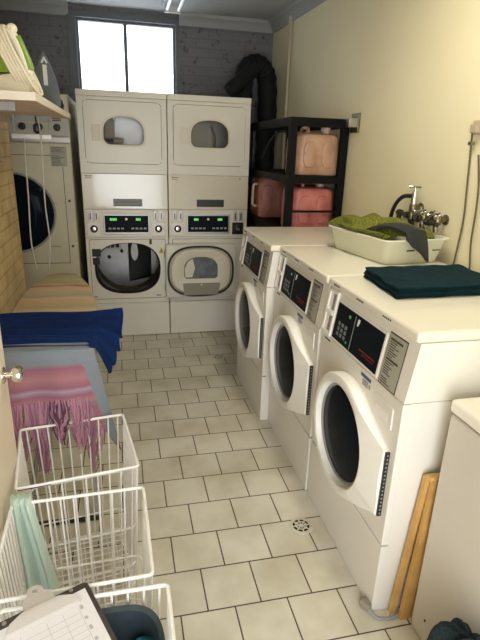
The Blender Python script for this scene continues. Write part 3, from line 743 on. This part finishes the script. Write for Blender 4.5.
# ---------------------------------------------------------------- basin and towels on the washers
ZL = 1.096
BR = math.radians(-16.5)
r = thing('plastic_basin', (1.626, -1.937, ZL), 'cream rectangular plastic basin on the middle washer, holding a lime towel', 'basin', math.radians(9))
def brr(hx, hy, z, rr=.035): return [(p[0], p[1], z) for p in rrect(-hx, hx, -hy, hy, rr)]
b = MB(); b.loft([brr(.155, .222, 0), brr(.160, .227, .006), brr(.180, .252, .110), brr(.190, .264, .112), brr(.192, .266, .117), brr(.190, .264, .122), brr(.177, .249, .120), brr(.157, .223, .010)], True, True)
bs = b.build('tub', 'basin', r)
b = MB()
for k in range(5): b.box(-.055+k*.009, -.048+k*.009, -.2455, -.235, .064, .070)
for k in range(5): b.box(.10+k*.009, .107+k*.009, -.245, -.235, .062, .066)
b.build('printed_mark', 'ink', bs)
def bl(x, y, z):                             # basin-local to room coordinates
    c, s = math.cos(math.radians(9)), math.sin(math.radians(9)); return (1.626+c*x-s*y, -1.937+s*x+c*y, ZL+z)
r2 = random.Random(3)
PH = [(r2.uniform(4, 15), r2.uniform(4, 15), r2.uniform(0, 6), r2.uniform(.002, .006)) for _ in range(7)]
def wob(u, v): return sum(a*math.sin(p*u+q*v+s) for p, q, s, a in PH)
def fgreen(u, v):
    x = -.185+.31*u; y = .255-.44*v
    edge = min(u, 1-u, v, 1-v)
    h = .118+.066*(math.sin(PI*min(1, max(0, u*.95+.02)))**.6)*math.sin(PI*min(1, v*.8+.1))**.7+wob(u, v)*.9
    if u < .12: h = min(h, .132+.1*u)
    if v > .9: h -= (v-.9)*.3
    return bl(x + .02*math.sin(9*v), y+.015*math.sin(11*u), max(h, .127 if (u < .08 or v < .05) else .09))
b = MB(); b.sheet(fgreen, 40, 48, .012)
tag(b.build('knitted_towel', 'knit'), 'lime green knitted towel heaped in the cream basin', 'towel')
def fgrey(u, v):
    # u runs along the cloth from inside the basin out over the near edge, v across
    w = .115+.01*u
    if u < .5:
        t = u/.5; y = -.06-.205*t; z = .142+.034*math.sin(PI*t*.85); x = -.180+.085*t
    else:
        t = (u-.5)/.5; y = -.265-.024*math.sin(PI*t*.5)-.012*math.sin(PI*v); z = .158-.140*t*(.30+.70*v**.6); x = -.095+.012*t
    z += .014*math.sin(PI*v)
    return bl(x+w*v, y, max(z, .010))
b = MB(); b.sheet(fgrey, 36, 20, .014)
tag(b.build('cleaning_cloth', 'greycloth'), 'thick grey cloth hanging over the near edge of the cream basin', 'cloth')
# folded bath towel on the near washer
r = MB(); N_ = 6
for k in range(N_):
    z0 = ZL + k*.0072; jx = .004*math.sin(k*2.1); jy = .004*math.cos(k*1.7)
    vs = r.box(-.205+jx, .255+jx, -.165+jy, .165+jy*.6, z0, z0+.0080, .0036, 3)
xf = Matrix.Translation((1.487, -2.545, 0)) @ Matrix(((1, .10, 0, 0), (.03, 1, 0, 0), (0, 0, 1, 0), (0, 0, 0, 1)))
bmesh.ops.subdivide_edges(r.bm, edges=[e for e in r.bm.edges if e.calc_length() > .1], cuts=14, use_grid_fill=True)
for v in r.bm.verts:
    v.co.z += .003*math.sin(v.co.x*23+1)*math.sin(v.co.y*19)*(v.co.z-ZL)/.045 + .002*math.sin(v.co.x*60+v.co.y*41)*(v.co.z-ZL)/.06
    v.co.x += .003*math.sin(v.co.y*40+v.co.z*90); v.co.y += .003*math.sin(v.co.x*31+v.co.z*120)
tag(r.build('folded_towel', 'towel', xf=xf, ang=60), 'dark teal bath towel folded flat on the nearest washer\'s lid', 'towel')

# ---------------------------------------------------------------- shelf, irons and cords on the left
r = thing('wall_shelf', (XL, -1.64, 1.727), 'timber wall shelf at the upper left with two irons on it', 'shelf')
b = MB(); b.box(0, .388, -.640, .640, 0, .025, .003); b.build('board', 'shelfwood', r)
b = MB(); b.box(.384, .393, -.643, .643, -.002, .026, .002); b.box(0, .393, -.647, -.640, -.002, .026, .002); b.build('edging', mat('pale_edging', (.78, .70, .58), .5), r)
b = MB(); b.box(.0, .03, -.60, .60, -.07, 0); b.box(.05, .09, -.6, .6, -.035, 0); b.build('batten', 'shelfwood', r)
for y in (-.5, .5):
    b = MB(); b.box(.0, .3, y-.012, y+.012, -.03, 0); b.box(0, .02, y-.012, y+.012, -.25, 0); b.build('bracket', 'greyplastic', r)
ZS = 1.7525
# iron standing on its heel with the flex wound round it
r = thing('steam_iron', (-.035, -2.12, ZS), 'cream and green steam iron with its flex wound round it, on the shelf', 'iron', math.radians(-8), 'steam irons on the shelf')
# local: sole at z = 0, heel towards +x, nose towards -x
def wy(x): return .060*min(1., max(.05, 1-((-.02-x)/.22)**2 if x < -.02 else 1-(x+.02)*1.6))
def isl(x0, x1, z0, z1, sl0, sl1, name, m, k=1., par=None):
    b = MB(); L = []
    for i in range(13):
        t = i/12; x = x0+(x1-x0)*t; zt = z1+sl1*(1-t)-.012*abs(2*t-1)**6
        L.append([(x, c*wy(x)*k, z0+(zt-z0)*h) for c, h in ((-1, 0), (-1.0, .55), (-.82, .9), (-.5, 1), (.5, 1), (.82, .9), (1.0, .55), (1, 0))])
    b.loft(L); return b.build(name, m, par)
isl(-.235, .052, .004, .082, 0, -.045, 'body', 'iron_white', 1., r)
b = MB(); b.prism([(x, wy(x)*1.02*sg) for sg, rng in ((1, range(0, 13)), (-1, range(12, -1, -1))) for x in [-.24+.29*i/12 for i in rng]], 0, .005, 'z'); b.build('soleplate', 'steel', r)
isl(-.19, -.010, .07, .165, 0, -.05, 'water_tank', 'iron_green', .86, r)
isl(-.15, -.055, .10, .172, 0, -.02, 'tank_window', 'iron_glass', .80, r)
b = MB(); b.tube(spline([(.036, 0, .05), (.030, 0, .09), (.012, 0, .155), (-.010, 0, .195), (-.05, 0, .205), (-.13, 0, .198), (-.17, 0, .17), (-.18, 0, .13)]), .021, 14); b.build('handle', 'iron_white', r)
b = MB(); b.tube(spline([(.046, 0, .085), (.036, 0, .12), (.020, 0, .165), (.008, 0, .190)]), .016, 12); b.build('grip', 'iron_green', r)
b = MB(); b.ball((-.004, 0, .217), .019, .017, .017); b.lathe([(.006, -.020), (.006, .020)], (-.004, 0, .219), 'y', 10); b.build('cord_guard', 'iron_white', r)
b = MB()
for k in range(5):
    o = k*.0115; pts = []
    for i in range(28):
        a = 2*PI*i/28; c, sn = math.cos(a), math.sin(a)
        pts.append((-.022+o-.050*sn, .064*math.copysign(abs(c)**.6, c), .114+.108*sn))
    b.tube(pts, .0056, 8, closed=True)
b.build('wound_flex', 'cord_white', r)
# second iron, soleplate facing the camera
r = thing('steam_iron', (.000, -1.62, ZS), 'iron standing upright on the shelf, its dark grey soleplate to the camera', 'iron', math.radians(4), 'steam irons on the shelf')
def hw2(t): return .058*max(0.02, (1-t**2.4))
b = MB(); out = [(-hw2(k/20), .225*k/20) for k in range(21)] + [(hw2(k/20), .225*k/20) for k in range(20, -1, -1)]
b.prism(out, 0, -.010, 'y'); sp = b.build('soleplate', 'soleplate', r)
b = MB(); b.prism([(-.018, .175), (0, .205), (.018, .175), (.008, .175), (0, .190), (-.008, .175)], -.009, -.011, 'y'); b.prism([(-.009, .085), (.009, .085), (.009, .17), (-.009, .17)], -.009, -.0108, 'y')
b.build('pale_marking', 'solemark', sp)
b = MB()
for k in range(5):
    for s_ in (-1, 1): b.lathe([(.003, -.0112), (.003, -.009)], (s_*(hw2(.1+k*.17)-.012), 0, .225*(.1+k*.17)), 'y', 8)
b.build('steam_hole', 'ink', sp)
b = MB(); b.loft([[(px*hw2(z/.225)/.05*.95, py, z) for px, py in [(-.05, 0), (-.04, .05), (0, .062), (.04, .05), (.05, 0)]] for z in [.004+.2*k/10 for k in range(11)]]); b.build('body', 'greyplastic', r)
b = MB(); b.tube(spline([(0, .05, .02), (0, .10, .03), (0, .105, .10), (0, .05, .18)]), .016, 10); b.build('handle', 'black', r)
# dark cord bundle at the far end of the shelf
b = MB(); pts = []
for i in range(90):
    a = i*.42; q = .035+.010*math.sin(i*1.3); pts.append((-.02+q*math.cos(a)*.8, -1.10+q*1.3*math.sin(a), ZS+.012+i*.0006+.006*math.sin(i*.9)))
b.tube(pts, .007, 8); tag(b.build('cord_bundle', 'black'), 'tangled dark cord bundle at the far end of the wall shelf', 'cord')
# hanging rail with plugs
r = thing('hanging_rail', (-.15, -1.2, 1.618), 'thin metal rail hung under the wall shelf', 'rail')
b = MB(); b.box(-.10, .105, -.012, .012, -.012, .014, .002); b.build('bar', 'silver', r)
for x in (-.085,):
    b = MB(); b.tube([(x, 0, .012), (x, 0, .109)], .006, 8)
    for k in range(4): b.tube([(x, 0, .02+k*.022), (x, 0, .03+k*.022)], .009, 8)
    b.build('hanger', 'greyplastic', r)
b = MB(); b.tube([(.09, 0, .012), (.095, 0, .06), (.100, .0, .109)], .0035, 8); b.build('hanger', 'greyplastic', r)
def dcord(pts, label, plugz):
    r = thing('iron_cord', pts[0], label, 'cable', group='cords hanging below the shelf')
    o = Vector(pts[0]); b = MB(); b.tube(spline([Vector(p)-o for p in pts]), .0038, 8); b.build('flex', 'cord_grey', r)
    if plugz:
        b = MB(); b.lathe([(.006, -.028), (.016, -.014), (.018, .008), (.012, .02), (.005, .024)], (0, 0, plugz), 'z', 14); b.build('plug', 'black', r)
dcord([(-.185, -1.225, 1.61), (-.190, -1.225, 1.5), (-.195, -1.22, 1.3), (-.205, -1.22, 1.05), (-.195, -1.2, .88)], 'pale grey cord hanging nearest the brick wall, under the shelf', 0)
dcord([(-.105, -1.225, 1.725), (-.100, -1.225, 1.62), (-.105, -1.225, 1.45), (-.110, -1.22, 1.25), (-.105, -1.21, 1.05), (-.125, -1.2, .88)], 'pale cord hanging in front of the round dryer door, away from the wall', 0)
b = MB(); b.tube([(-.123, -1.19, 1.725), (-.121, -1.19, 1.68)], .004, 8); b.lathe([(.010, -.03), (.020, -.018), (.020, .012), (.010, .022)], (-.12, -1.19, 1.665), 'z', 14)
tag(b.build('black_plug', 'black'), 'black plug hanging under the wall shelf', 'plug')

# ---------------------------------------------------------------- ironing board and what lies on it
ZB = .85
def bc(y): t = (-1.17-y)/1.27; return -.055+.075*t
def bhw(t): return .195*(1-math.exp(-(t+.05)*7))*(.86+.14*min(1, t*1.6))*(1-.10*max(0, (t-.75)/.25))
r = thing('ironing_board', (0, 0, 0), 'long ironing board with a faded striped cover, along the brick wall', 'ironing board')
left, right = [], []
for k in range(41):
    t = k/40; y = -1.17-1.27*t; h = bhw(t)
    if t < .06: h = bhw(.06)*math.sqrt(max(0, 1-((.06-t)/.06)**2))*.95 + .012
    if t > .95: h *= math.sqrt(max(0.0, 1-((t-.95)/.05)**2*.45))
    left.append((bc(y)-h, y)); right.append((bc(y)+h, y))
poly = right + left[::-1]
cx, cy = 0, -1.85
def ins(d): return [(cx+(p[0]-cx)*(1-d/.19), cy+(p[1]-cy)*(1-d/.62)) for p in poly]
b = MB(); b.loft([[(p[0], p[1], ZB-.055) for p in ins(.006)], [(p[0], p[1], ZB-.028) for p in poly], [(p[0], p[1], ZB-.008) for p in poly], [(p[0], p[1], ZB) for p in ins(.010)]])
c1, c2, c3, c4 = (.42, .38, .25), (.56, .40, .27), (.26, .15, .08), (.36, .33, .21)
b.build('cover', band_mat('striped_cover', 1, [(0, c2), (.05, c2), (.12, c4), (.2, (.5, .36, .2)), (.3, c2), (.36, c4), (.42, c1), (.50, c2), (.58, c2), (.62, c3), (.66, c2), (.72, c4), (.82, (.42, .38, .22)), (1, (.40, .36, .21))], 1/.75, -1.95, warp=.10, wscale=9), r)
for s in (-1, 1):
    b = MB(); b.tube(spline([(s*.10-.03, -1.38, .80), (s*.11, -1.85, .42), (s*.14, -2.36, .02)], 4), .011, 8); b.build('leg', 'greyplastic', r)
    b = MB(); b.tube(spline([(s*.07+.0, -2.30, .80), (s*.075, -1.85, .42), (s*.13-.02, -1.33, .02)], 4), .011, 8); b.build('leg', 'greyplastic', r)
for y in (-2.36, -1.33):
    b = MB(); b.tube([(-.17, y, .012), (.16, y, .012)], .012, 8); b.build('foot_bar', 'rubber', r)
# blue sheet across the board
def fblue(u, v):
    x = -.27+.565*u; y = -2.005-.405*v
    z = ZB+.010+.005*math.sin(24*v+1.5*u)*(.3+u)+.003*math.sin(47*v-3*u)
    z += .003*math.exp(-((v-.05)/.08)**2)
    e = max(0, (x-.185)/.11)
    fan = .55+.45*v
    z -= (.002+.120*v**.8)*e**1.2
    x -= .060*v*v*e
    if u > .75: z += .012*(u-.75)/.25*math.sin(26*v+2)
    if u > .93: z += .006*math.sin(30*v); x += .003*math.sin(34*v)
    y += .012*math.sin(6*u)
    return (x, y, z)
b = MB(); b.sheet(fblue, 60, 70, .007)
tag(b.build('blue_sheet', 'navy'), 'royal blue sheet folded across the ironing board, spilling over its side', 'sheet')
# shawl hanging over the end of the board
r = thing('shawl', (0, -2.42, ZB), 'grey and pink striped shawl with long fringe over the near end of the ironing board', 'shawl')
def fsh(u, v):
    s = -1+2*u
    if v < .16:
        t = v/.16; y = .05-.075*t; z = .010+.001*t; hx = .182
        if abs(s) > .86: z -= .02*(abs(s)-.86)/.14
    else:
        t = (v-.16)/.84; y = -.025-.010*math.sin(min(1, t*6)*PI/2)-.030*t+.010*math.sin(5*u*PI+1)*t; z = .009-.190*t
        hx = .184+.040*t
        if s > .64:                        # the corner flap falls lower and swings back round the side of the board
            q = (s-.64)/.36; z -= .30*q*t; y += .10*q*q*t; hx += .030*q*t
    return (.004+s*hx+.008*max(0, v-.16), y, z)
pk, pk2, gy, mv = (.27, .105, .145), (.36, .165, .185), (.19, .215, .25), (.22, .15, .19)
b = MB(); b.sheet(fsh, 60, 56, .004, mf=lambda u, v: 1 if u > .815+.115*v else 0)
b.build('cloth', [band_mat('shawl_stripes', 2, [(0, (.45, .15, .24)), (.10, (.42, .14, .22)), (.34, pk), (.40, mv), (.43, pk2), (.50, pk), (.545, (.33, .25, .33)), (.575, pk), (.66, pk2), (.76, pk), (.80, gy), (.86, gy), (1, gy)], 1/.42, -.37, warp=.012, wscale=5), band_mat('shawl_side', 2, [(0, pk), (.12, pk), (.20, gy), (1, gy)], 1/.5, -.50, warp=.06, wscale=6)], r)
b = MB(); r3 = random.Random(5)
for k in range(270):
    u = r3.random()*.90+.01
    cl = min(4, int(u*6.0)); uc = (cl+.5)/6.0
    p = Vector(fsh(u, 1.)); dens = [.30, .24, .30, .17, .22][min(cl, 4)]
    ln = dens*(.55+.5*r3.random())
    e = Vector(fsh(u*.45+uc*.55, 1.)); e.z = p.z-ln; e.y = p.y - .02*r3.random()
    mid = p.lerp(e, .4)+Vector((r3.uniform(-.012, .012), r3.uniform(-.012, .004), 0)); mid2 = p.lerp(e, .72)+Vector((r3.uniform(-.014, .014), r3.uniform(-.012, .004), 0))
    mi = 2 if cl == 0 and r3.random() < .75 else (1 if r3.random() < .4 else 0)
    if cl == 3 and r3.random() < .5: mi = 2
    b.tube(spline([p+Vector((0, 0, .01)), mid, mid2, e], 4), .0019+.0014*r3.random(), 5, m=mi)
fr = b.build('fringe', [mat('pink_fringe', (.46, .22, .29), .9), mat('mauve_fringe', (.30, .14, .22), .9), mat('purple_fringe', (.10, .045, .075), .9)], r); fr['kind'] = 'stuff'

# ---------------------------------------------------------------- wire baskets
def rloop(hx, hy, z, rr=.035, n=5): return [(p[0], p[1], z) for p in rrect(-hx, hx, -hy, hy, rr, n)]
def basket(loc, rz, hx, hy, h, label, rust):
    r = thing('wire_basket', loc, label, 'basket', math.radians(rz), 'white wire laundry baskets')
    tp = .88; zb = .05
    def at(x, y, z):
        k = tp+(1-tp)*(z-zb)/(h-zb); return (x*k, y*k, z)
    b = MB(); b.tube(rloop(hx, hy, h, .010), .0052, 10, closed=True); b.build('rim', 'wire', r)
    b = MB()
    for z, q in ((h*.56, .0036), (zb+.10, .0034)):
        k = tp+(1-tp)*(z-zb)/(h-zb); b.tube(rloop(hx*k, hy*k, z, .03), q, 6, closed=True)
    b.tube(rloop(hx*tp, hy*tp, zb, .03), .0045, 6, closed=True); b.build('hoop', 'wire', r)
    b = MB(); nx, ny = 10, 12
    for i in range(nx):
        x = -hx+.02+(2*hx-.04)*i/(nx-1)
        for s in (-1, 1): b.tube([at(x, s*hy, h), at(x, s*hy, zb)], .0030, 6)
    for i in range(ny):
        y = -hy+.02+(2*hy-.04)*i/(ny-1)
        for s in (-1, 1): b.tube([at(s*hx, y, h), at(s*hx, y, zb)], .0030, 6)
    b.build('side_wires', 'wire', r)
    b = MB()
    for i in range(11):
        q = -1+2*(i+.5)/11
        b.tube([at(q*hx, -hy, zb), at(q*hx, hy, zb)], .0024, 6); b.tube([(-hx*tp, q*hy*tp, zb+.004), (hx*tp, q*hy*tp, zb+.004)], .0024, 6)
    b.build('base_grid', 'wire', r)
    for sx in (-1, 1):
        for sy in (-1, 1):
            b = MB(); b.tube([(sx*hx*tp*.9, sy*hy*tp*.9, zb+.004), (sx*hx*tp*.9, sy*hy*tp*.9, 0.001)], .008, 10); b.build('foot', 'wire', r)
    if rust:
        b = MB(); L = rloop(hx, hy, h)
        n = len(L)
        sg = [Vector((x, -hy-.0005, h-.0022)) for x in (-hx+.004, -hx+.05, -hx+.075, -hx+.10)]
        b.tube(sg, .0046, 8); b.tube([at(-hx-.001, -hy+.05, h-.004), at(-hx-.001, -hy+.05, h-.10)], .004, 6); b.build('bare_wire', 'wire_rust', r)
    return r
basket((.121, -2.668, 0), 8, .187, .178, .58, 'white wire basket furthest from the camera, below the shawl fringe', True)
basket((.157, -3.108, 0), 1.5, .190, .172, .58, 'middle white wire basket with a green checked cloth over its corner', False)
basket((.195, -3.484, 0), 0, .190, .172, .58, 'white wire basket nearest the camera, under the clipboard, holding a dark tub', False)

# green gingham cloth over the back left corner of the middle basket
def fgc(u, v):
    x = -.046+.052*u + v*(.026+.050*u)
    if v < .10: t = v/.10; y = -2.912-.030*t; z = .578+.012*math.sin(PI*(.25+t*.45))
    else: t = (v-.10)/.90; y = -2.944-.03*t-.014*math.sin(u*9)*(.3+t); z = .584-.345*t-.03*u*t
    return (x, y+.006*math.sin(20*u), z)
b = MB(); b.sheet(fgc, 26, 40, .004)
tag(b.build('checked_cloth', 'gingham'), 'pale green checked cloth hanging inside the middle wire basket', 'cloth')
# dark oval tub and teal cloth in the nearest basket
r = thing('rubber_tub', (.252, -3.440, .056), 'dark navy soft tub standing in the nearest wire basket', 'tub')
b = MB(); L = []
def ov(rx, ry, z, lift=0): return [(p[0], p[1], z+lift*(p[1]/ry)) for p in ellipse(0, 0, rx, ry, 48, 3.0)]
b.loft([ov(.08, .08, 0), ov(.085, .085, .01), ov(.108, .105, .44, .02), ov(.118, .115, .472, .02), ov(.116, .113, .480, .02), ov(.106, .103, .472, .02), ov(.086, .085, .25), ov(.078, .078, .02)])
b.build('wall', 'tub', r)
b = MB()
for k in range(16):
    a = PI*1.1+k*.115; b.tube([(.088*math.cos(a), .088*math.sin(a), .30), (.097*math.cos(a), .096*math.sin(a), .43)], .004, 6)
b.build('rib', 'tub', r)
b = MB(); vs = b.ball((.327, -3.392, .470), .030, .034, .042, u=24, v=16)
for v in vs: v.co += Vector((0, 0, .012*math.sin(v.co.x*90)*math.cos(v.co.y*80)))
vs = b.ball((.285, -3.42, .25), .055, .055, .19)
tag(b.build('teal_cloth', 'teal'), 'bright teal cloth poking out of the dark tub', 'cloth')

# clipboard with its form
cr = math.radians(23.5)
CX, CY, CZ = .092, -3.322, .5885
r = thing('clipboard', (CX, CY, CZ), 'dark brown clipboard with a white clip, lying across the wire basket rims', 'clipboard', cr)
b = MB(); b.prism(rrect(-.112, .112, -.315, .004, .012), 0, .0035, 'z', bev=.001); b.build('board', 'board_clip', r)
b = MB()
b.loft([[(x, y, z) for x, y, z in q] for q in (
    [(-.080, -.046, .004), (.080, -.046, .004), (.080, -.044, .010), (-.080, -.044, .010)],
    [(-.074, -.028, .006), (.074, -.028, .006), (.068, -.028, .018), (-.068, -.028, .018)],
    [(-.045, -.014, .006), (.045, -.014, .006), (.040, -.015, .020), (-.040, -.015, .020)])])
cl = b.build('clip', 'clipplastic', r)
out = [(-.034, -.014), (.034, -.014), (.033, .014), (.019, .023), (.017, .037), (.010, .045), (0, .047), (-.010, .045), (-.017, .037), (-.019, .023), (-.033, .014)]
b = MB(); b.ring(out[::1], ellipse(0, .030, .0062, .0075, 16), .012, .017, 'z', (0, .030), 40); b.build('hanging_tab', 'clipplastic', r)
b = MB()
for x, y in ((-.075, -.006), (.072, -.004)): b.lathe([(.005, .0035), (.0045, .006), (.001, .0065)], (x, y, 0), 'z', 12)
b.build('rivet', 'silver', r)
r = thing('printed_form', (CX, CY, CZ+.0040), 'white printed form held under the clip of the clipboard', 'paper', cr, None)
b = MB(); b.prism([(-.100, -.310), (.100, -.310), (.101, -.016), (-.099, -.020)], 0, .0012, 'z'); b.build('sheet', 'paper', r)
b = MB()
for k in range(13): b.box(-.085, .070, -.075-k*.0165, -.0744-k*.0165, .0012, .0016)
for x in (-.085, -.055, .0, .035, .070): b.box(x-.0004, x+.0004, -.28, -.06, .0012, .0016)
for k in range(7): b.box(.073, .080, -.068-k*.030, -.056-k*.030-.004*(k % 2), .0012, .0016)
b.build('printed_lines', mat('grey_print', (.48, .46, .50), .8), r)

# ---------------------------------------------------------------- floor things
def drain(loc, R, label):
    r = thing('floor_drain', loc, label, 'drain', group='round floor drains')
    b = MB(); b.lathe([(R, 0.0005), (R*.98, .004), (R*.74, .0045), (R*.72, .002)], (0, 0, 0), 'z', 40, cap0=True, cap1=True); b.build('frame', 'grating', r)
    b = MB(); b.lathe([(R*.72, .0022), (R*.72, .0028)], (0, 0, 0), 'z', 40); b.build('pit', 'hole', r)
    b = MB(); b.lathe([(R*.17, .0028), (R*.17, .005)], (0, 0, 0), 'z', 20); b.ring(ellipse(0, 0, R*.50, R*.50, 32), ellipse(0, 0, R*.42, R*.42, 32), .0028, .005, 'z', (0, 0), 32)
    for k in range(8):
        a = 2*PI*k/8
        for da in (-.16, .16):
            b.tube([(R*.15*math.cos(a), R*.15*math.sin(a), .004), (R*.45*math.cos(a+da), R*.45*math.sin(a+da), .004), (R*.74*math.cos(a), R*.74*math.sin(a), .004)], R*.035, 6)
    b.build('grate', 'grating', r)
drain((1.035, -2.573, 0), .052, 'round cream floor drain beside the nearest washers')
drain((1.015, -.649, 0), .046, 'small round floor drain near the dryers at the back')
# folded wooden frame leaning in the gap
r = thing('folding_airer', (1.20, -3.082, 0), 'folded pine airer leaning between the nearest washer and the white cabinet', 'airer')
def leg(x0, x1, y, z1, w, nm='slat'):
    b = MB(); b.hexa([(x0, y-.009, 0), (x0+w, y-.009, 0), (x0+w, y+.009, 0), (x0, y+.009, 0), (x1, y-.009, z1), (x1+w, y-.009, z1), (x1+w, y+.009, z1), (x1, y+.009, z1)]); b.build(nm, 'wood', r)
leg(.000, .048, .022, .595, .018); leg(.030, .062, .000, .600, .036); leg(.075, .095, -.010, .580, .018); leg(.16, .17, .012, .58, .03); leg(.30, .30, 0, .58, .03)
b = MB(); b.box(.05, .33, -.006, .020, .590, .606, .003); b.build('top_rail', 'wood', r)
for z in (.13, .345):
    b = MB(); b.box(.07, .33, -.003, .010, z, z+.03); b.build('cross_rail', 'wood', r)
for z in (.14, .345, .56):
    b = MB(); b.lathe([(.006, -.022), (.006, -.014)], (.084+.033*z, 0, z), 'y', 10); b.build('bolt', 'ink', r)
# grey plug and lead on the floor
r = thing('floor_plug', (1.128, -3.02, 0), 'grey plug and cable lying on the floor by the nearest washer', 'plug')
b = MB(); b.box(-.014, .016, -.022, .022, .004, .036, .007, rot=Matrix.Rotation(.5, 3, 'Z')); b.build('plug_body', mat('dirty_grey_plastic', (.30, .27, .21), .6), r)
b = MB(); b.tube(spline([(.005, -.018, .014), (.02, -.050, .007), (.06, -.062, .007), (.10, -.055, .007), (.16, -.03, .007)]), .0065, 8); b.build('flex', 'greyplastic', r)
b = MB(); b.box(.062, .088, -.075, -.045, .0005, .008, .001, rot=Matrix.Rotation(.2, 3, 'Z')); b.build('tag', 'paper', r)
# dark bundle in front of the cabinet at the lower right
b = MB(); L = []
for i in range(25):
    t = i/24; z = .002+.385*math.sin(t*PI/2)**1.0; k = (1-t**3.2)*(.92+.08*math.sin(9*t)) + .02
    L.append([(1.160+.086*k*math.copysign(abs(math.cos(q))**.7, math.cos(q))*(1+.06*math.sin(5*q+4*t)), -3.475+.165*k*math.copysign(abs(math.sin(q))**.7, math.sin(q))*(1+.08*math.sin(4*q+7*t)), z+.012*math.sin(6*q+9*t)*t*(1-t*.3)+.010*math.sin(11*q)*t) for q in [2*PI*j/48 for j in range(48)]])
b.loft(L)
tag(b.build('cloth_bundle', 'heap'), 'dark teal cloth bundle at the lower right corner, against the white cabinet', 'cloth')

# ---------------------------------------------------------------- light
wd = bpy.data.worlds.new('World'); SC.world = wd; wd.use_nodes = True
bg = wd.node_tree.nodes['Background']; bg.inputs[0].default_value = (.86, .93, 1., 1); bg.inputs[1].default_value = 5.0
def area(name, loc, aim, sx, sy, power, col):
    l = bpy.data.lights.new(name, 'AREA'); l.shape = 'RECTANGLE'; l.size = sx; l.size_y = sy; l.energy = power; l.color = col
    o = bpy.data.objects.new(name, l); COL.objects.link(o); o.location = loc
    o.rotation_euler = (Vector(aim)-Vector(loc)).to_track_quat('-Z', 'Y').to_euler(); return o
area('doorway_daylight', (.375, -5.0, 1.05), (.375, 0, 1.05), 1.22, 2.0, 21, (1., .96, .90))
area('ceiling_lamp', (1.18, -2.55, 2.60), (1.18, -2.55, 0), .25, 1.2, 20, (1., .93, .75))

# ---------------------------------------------------------------- camera
F, cxp, pitch, yaw, roll = 494.2, (.3191, -4.2509, 1.591), .3330, .2355, .0335
fwd = Vector((math.sin(yaw)*math.cos(pitch), math.cos(yaw)*math.cos(pitch), -math.sin(pitch)))
rt = Vector((math.cos(yaw), -math.sin(yaw), 0)); up = rt.cross(fwd)
r2_ = rt*math.cos(roll)+up*math.sin(roll); u2_ = up*math.cos(roll)-rt*math.sin(roll)
cam = bpy.data.cameras.new('Camera'); cam.sensor_fit = 'HORIZONTAL'; cam.sensor_width = 36; cam.lens = F/480*36; cam.clip_start = .02
co = bpy.data.objects.new('Camera', cam); COL.objects.link(co)
mw = Matrix((( r2_.x, u2_.x, -fwd.x, cxp[0]), (r2_.y, u2_.y, -fwd.y, cxp[1]), (r2_.z, u2_.z, -fwd.z, cxp[2]), (0, 0, 0, 1)))
co.matrix_world = mw; SC.camera = co
SC.view_settings.view_transform = 'Standard'; SC.view_settings.look = 'None'; SC.view_settings.gamma = 1; SC.view_settings.use_curve_mapping = False
SC.view_settings.exposure = -0.08
SC.cycles.use_denoising = True
SC.cycles.max_bounces = 8
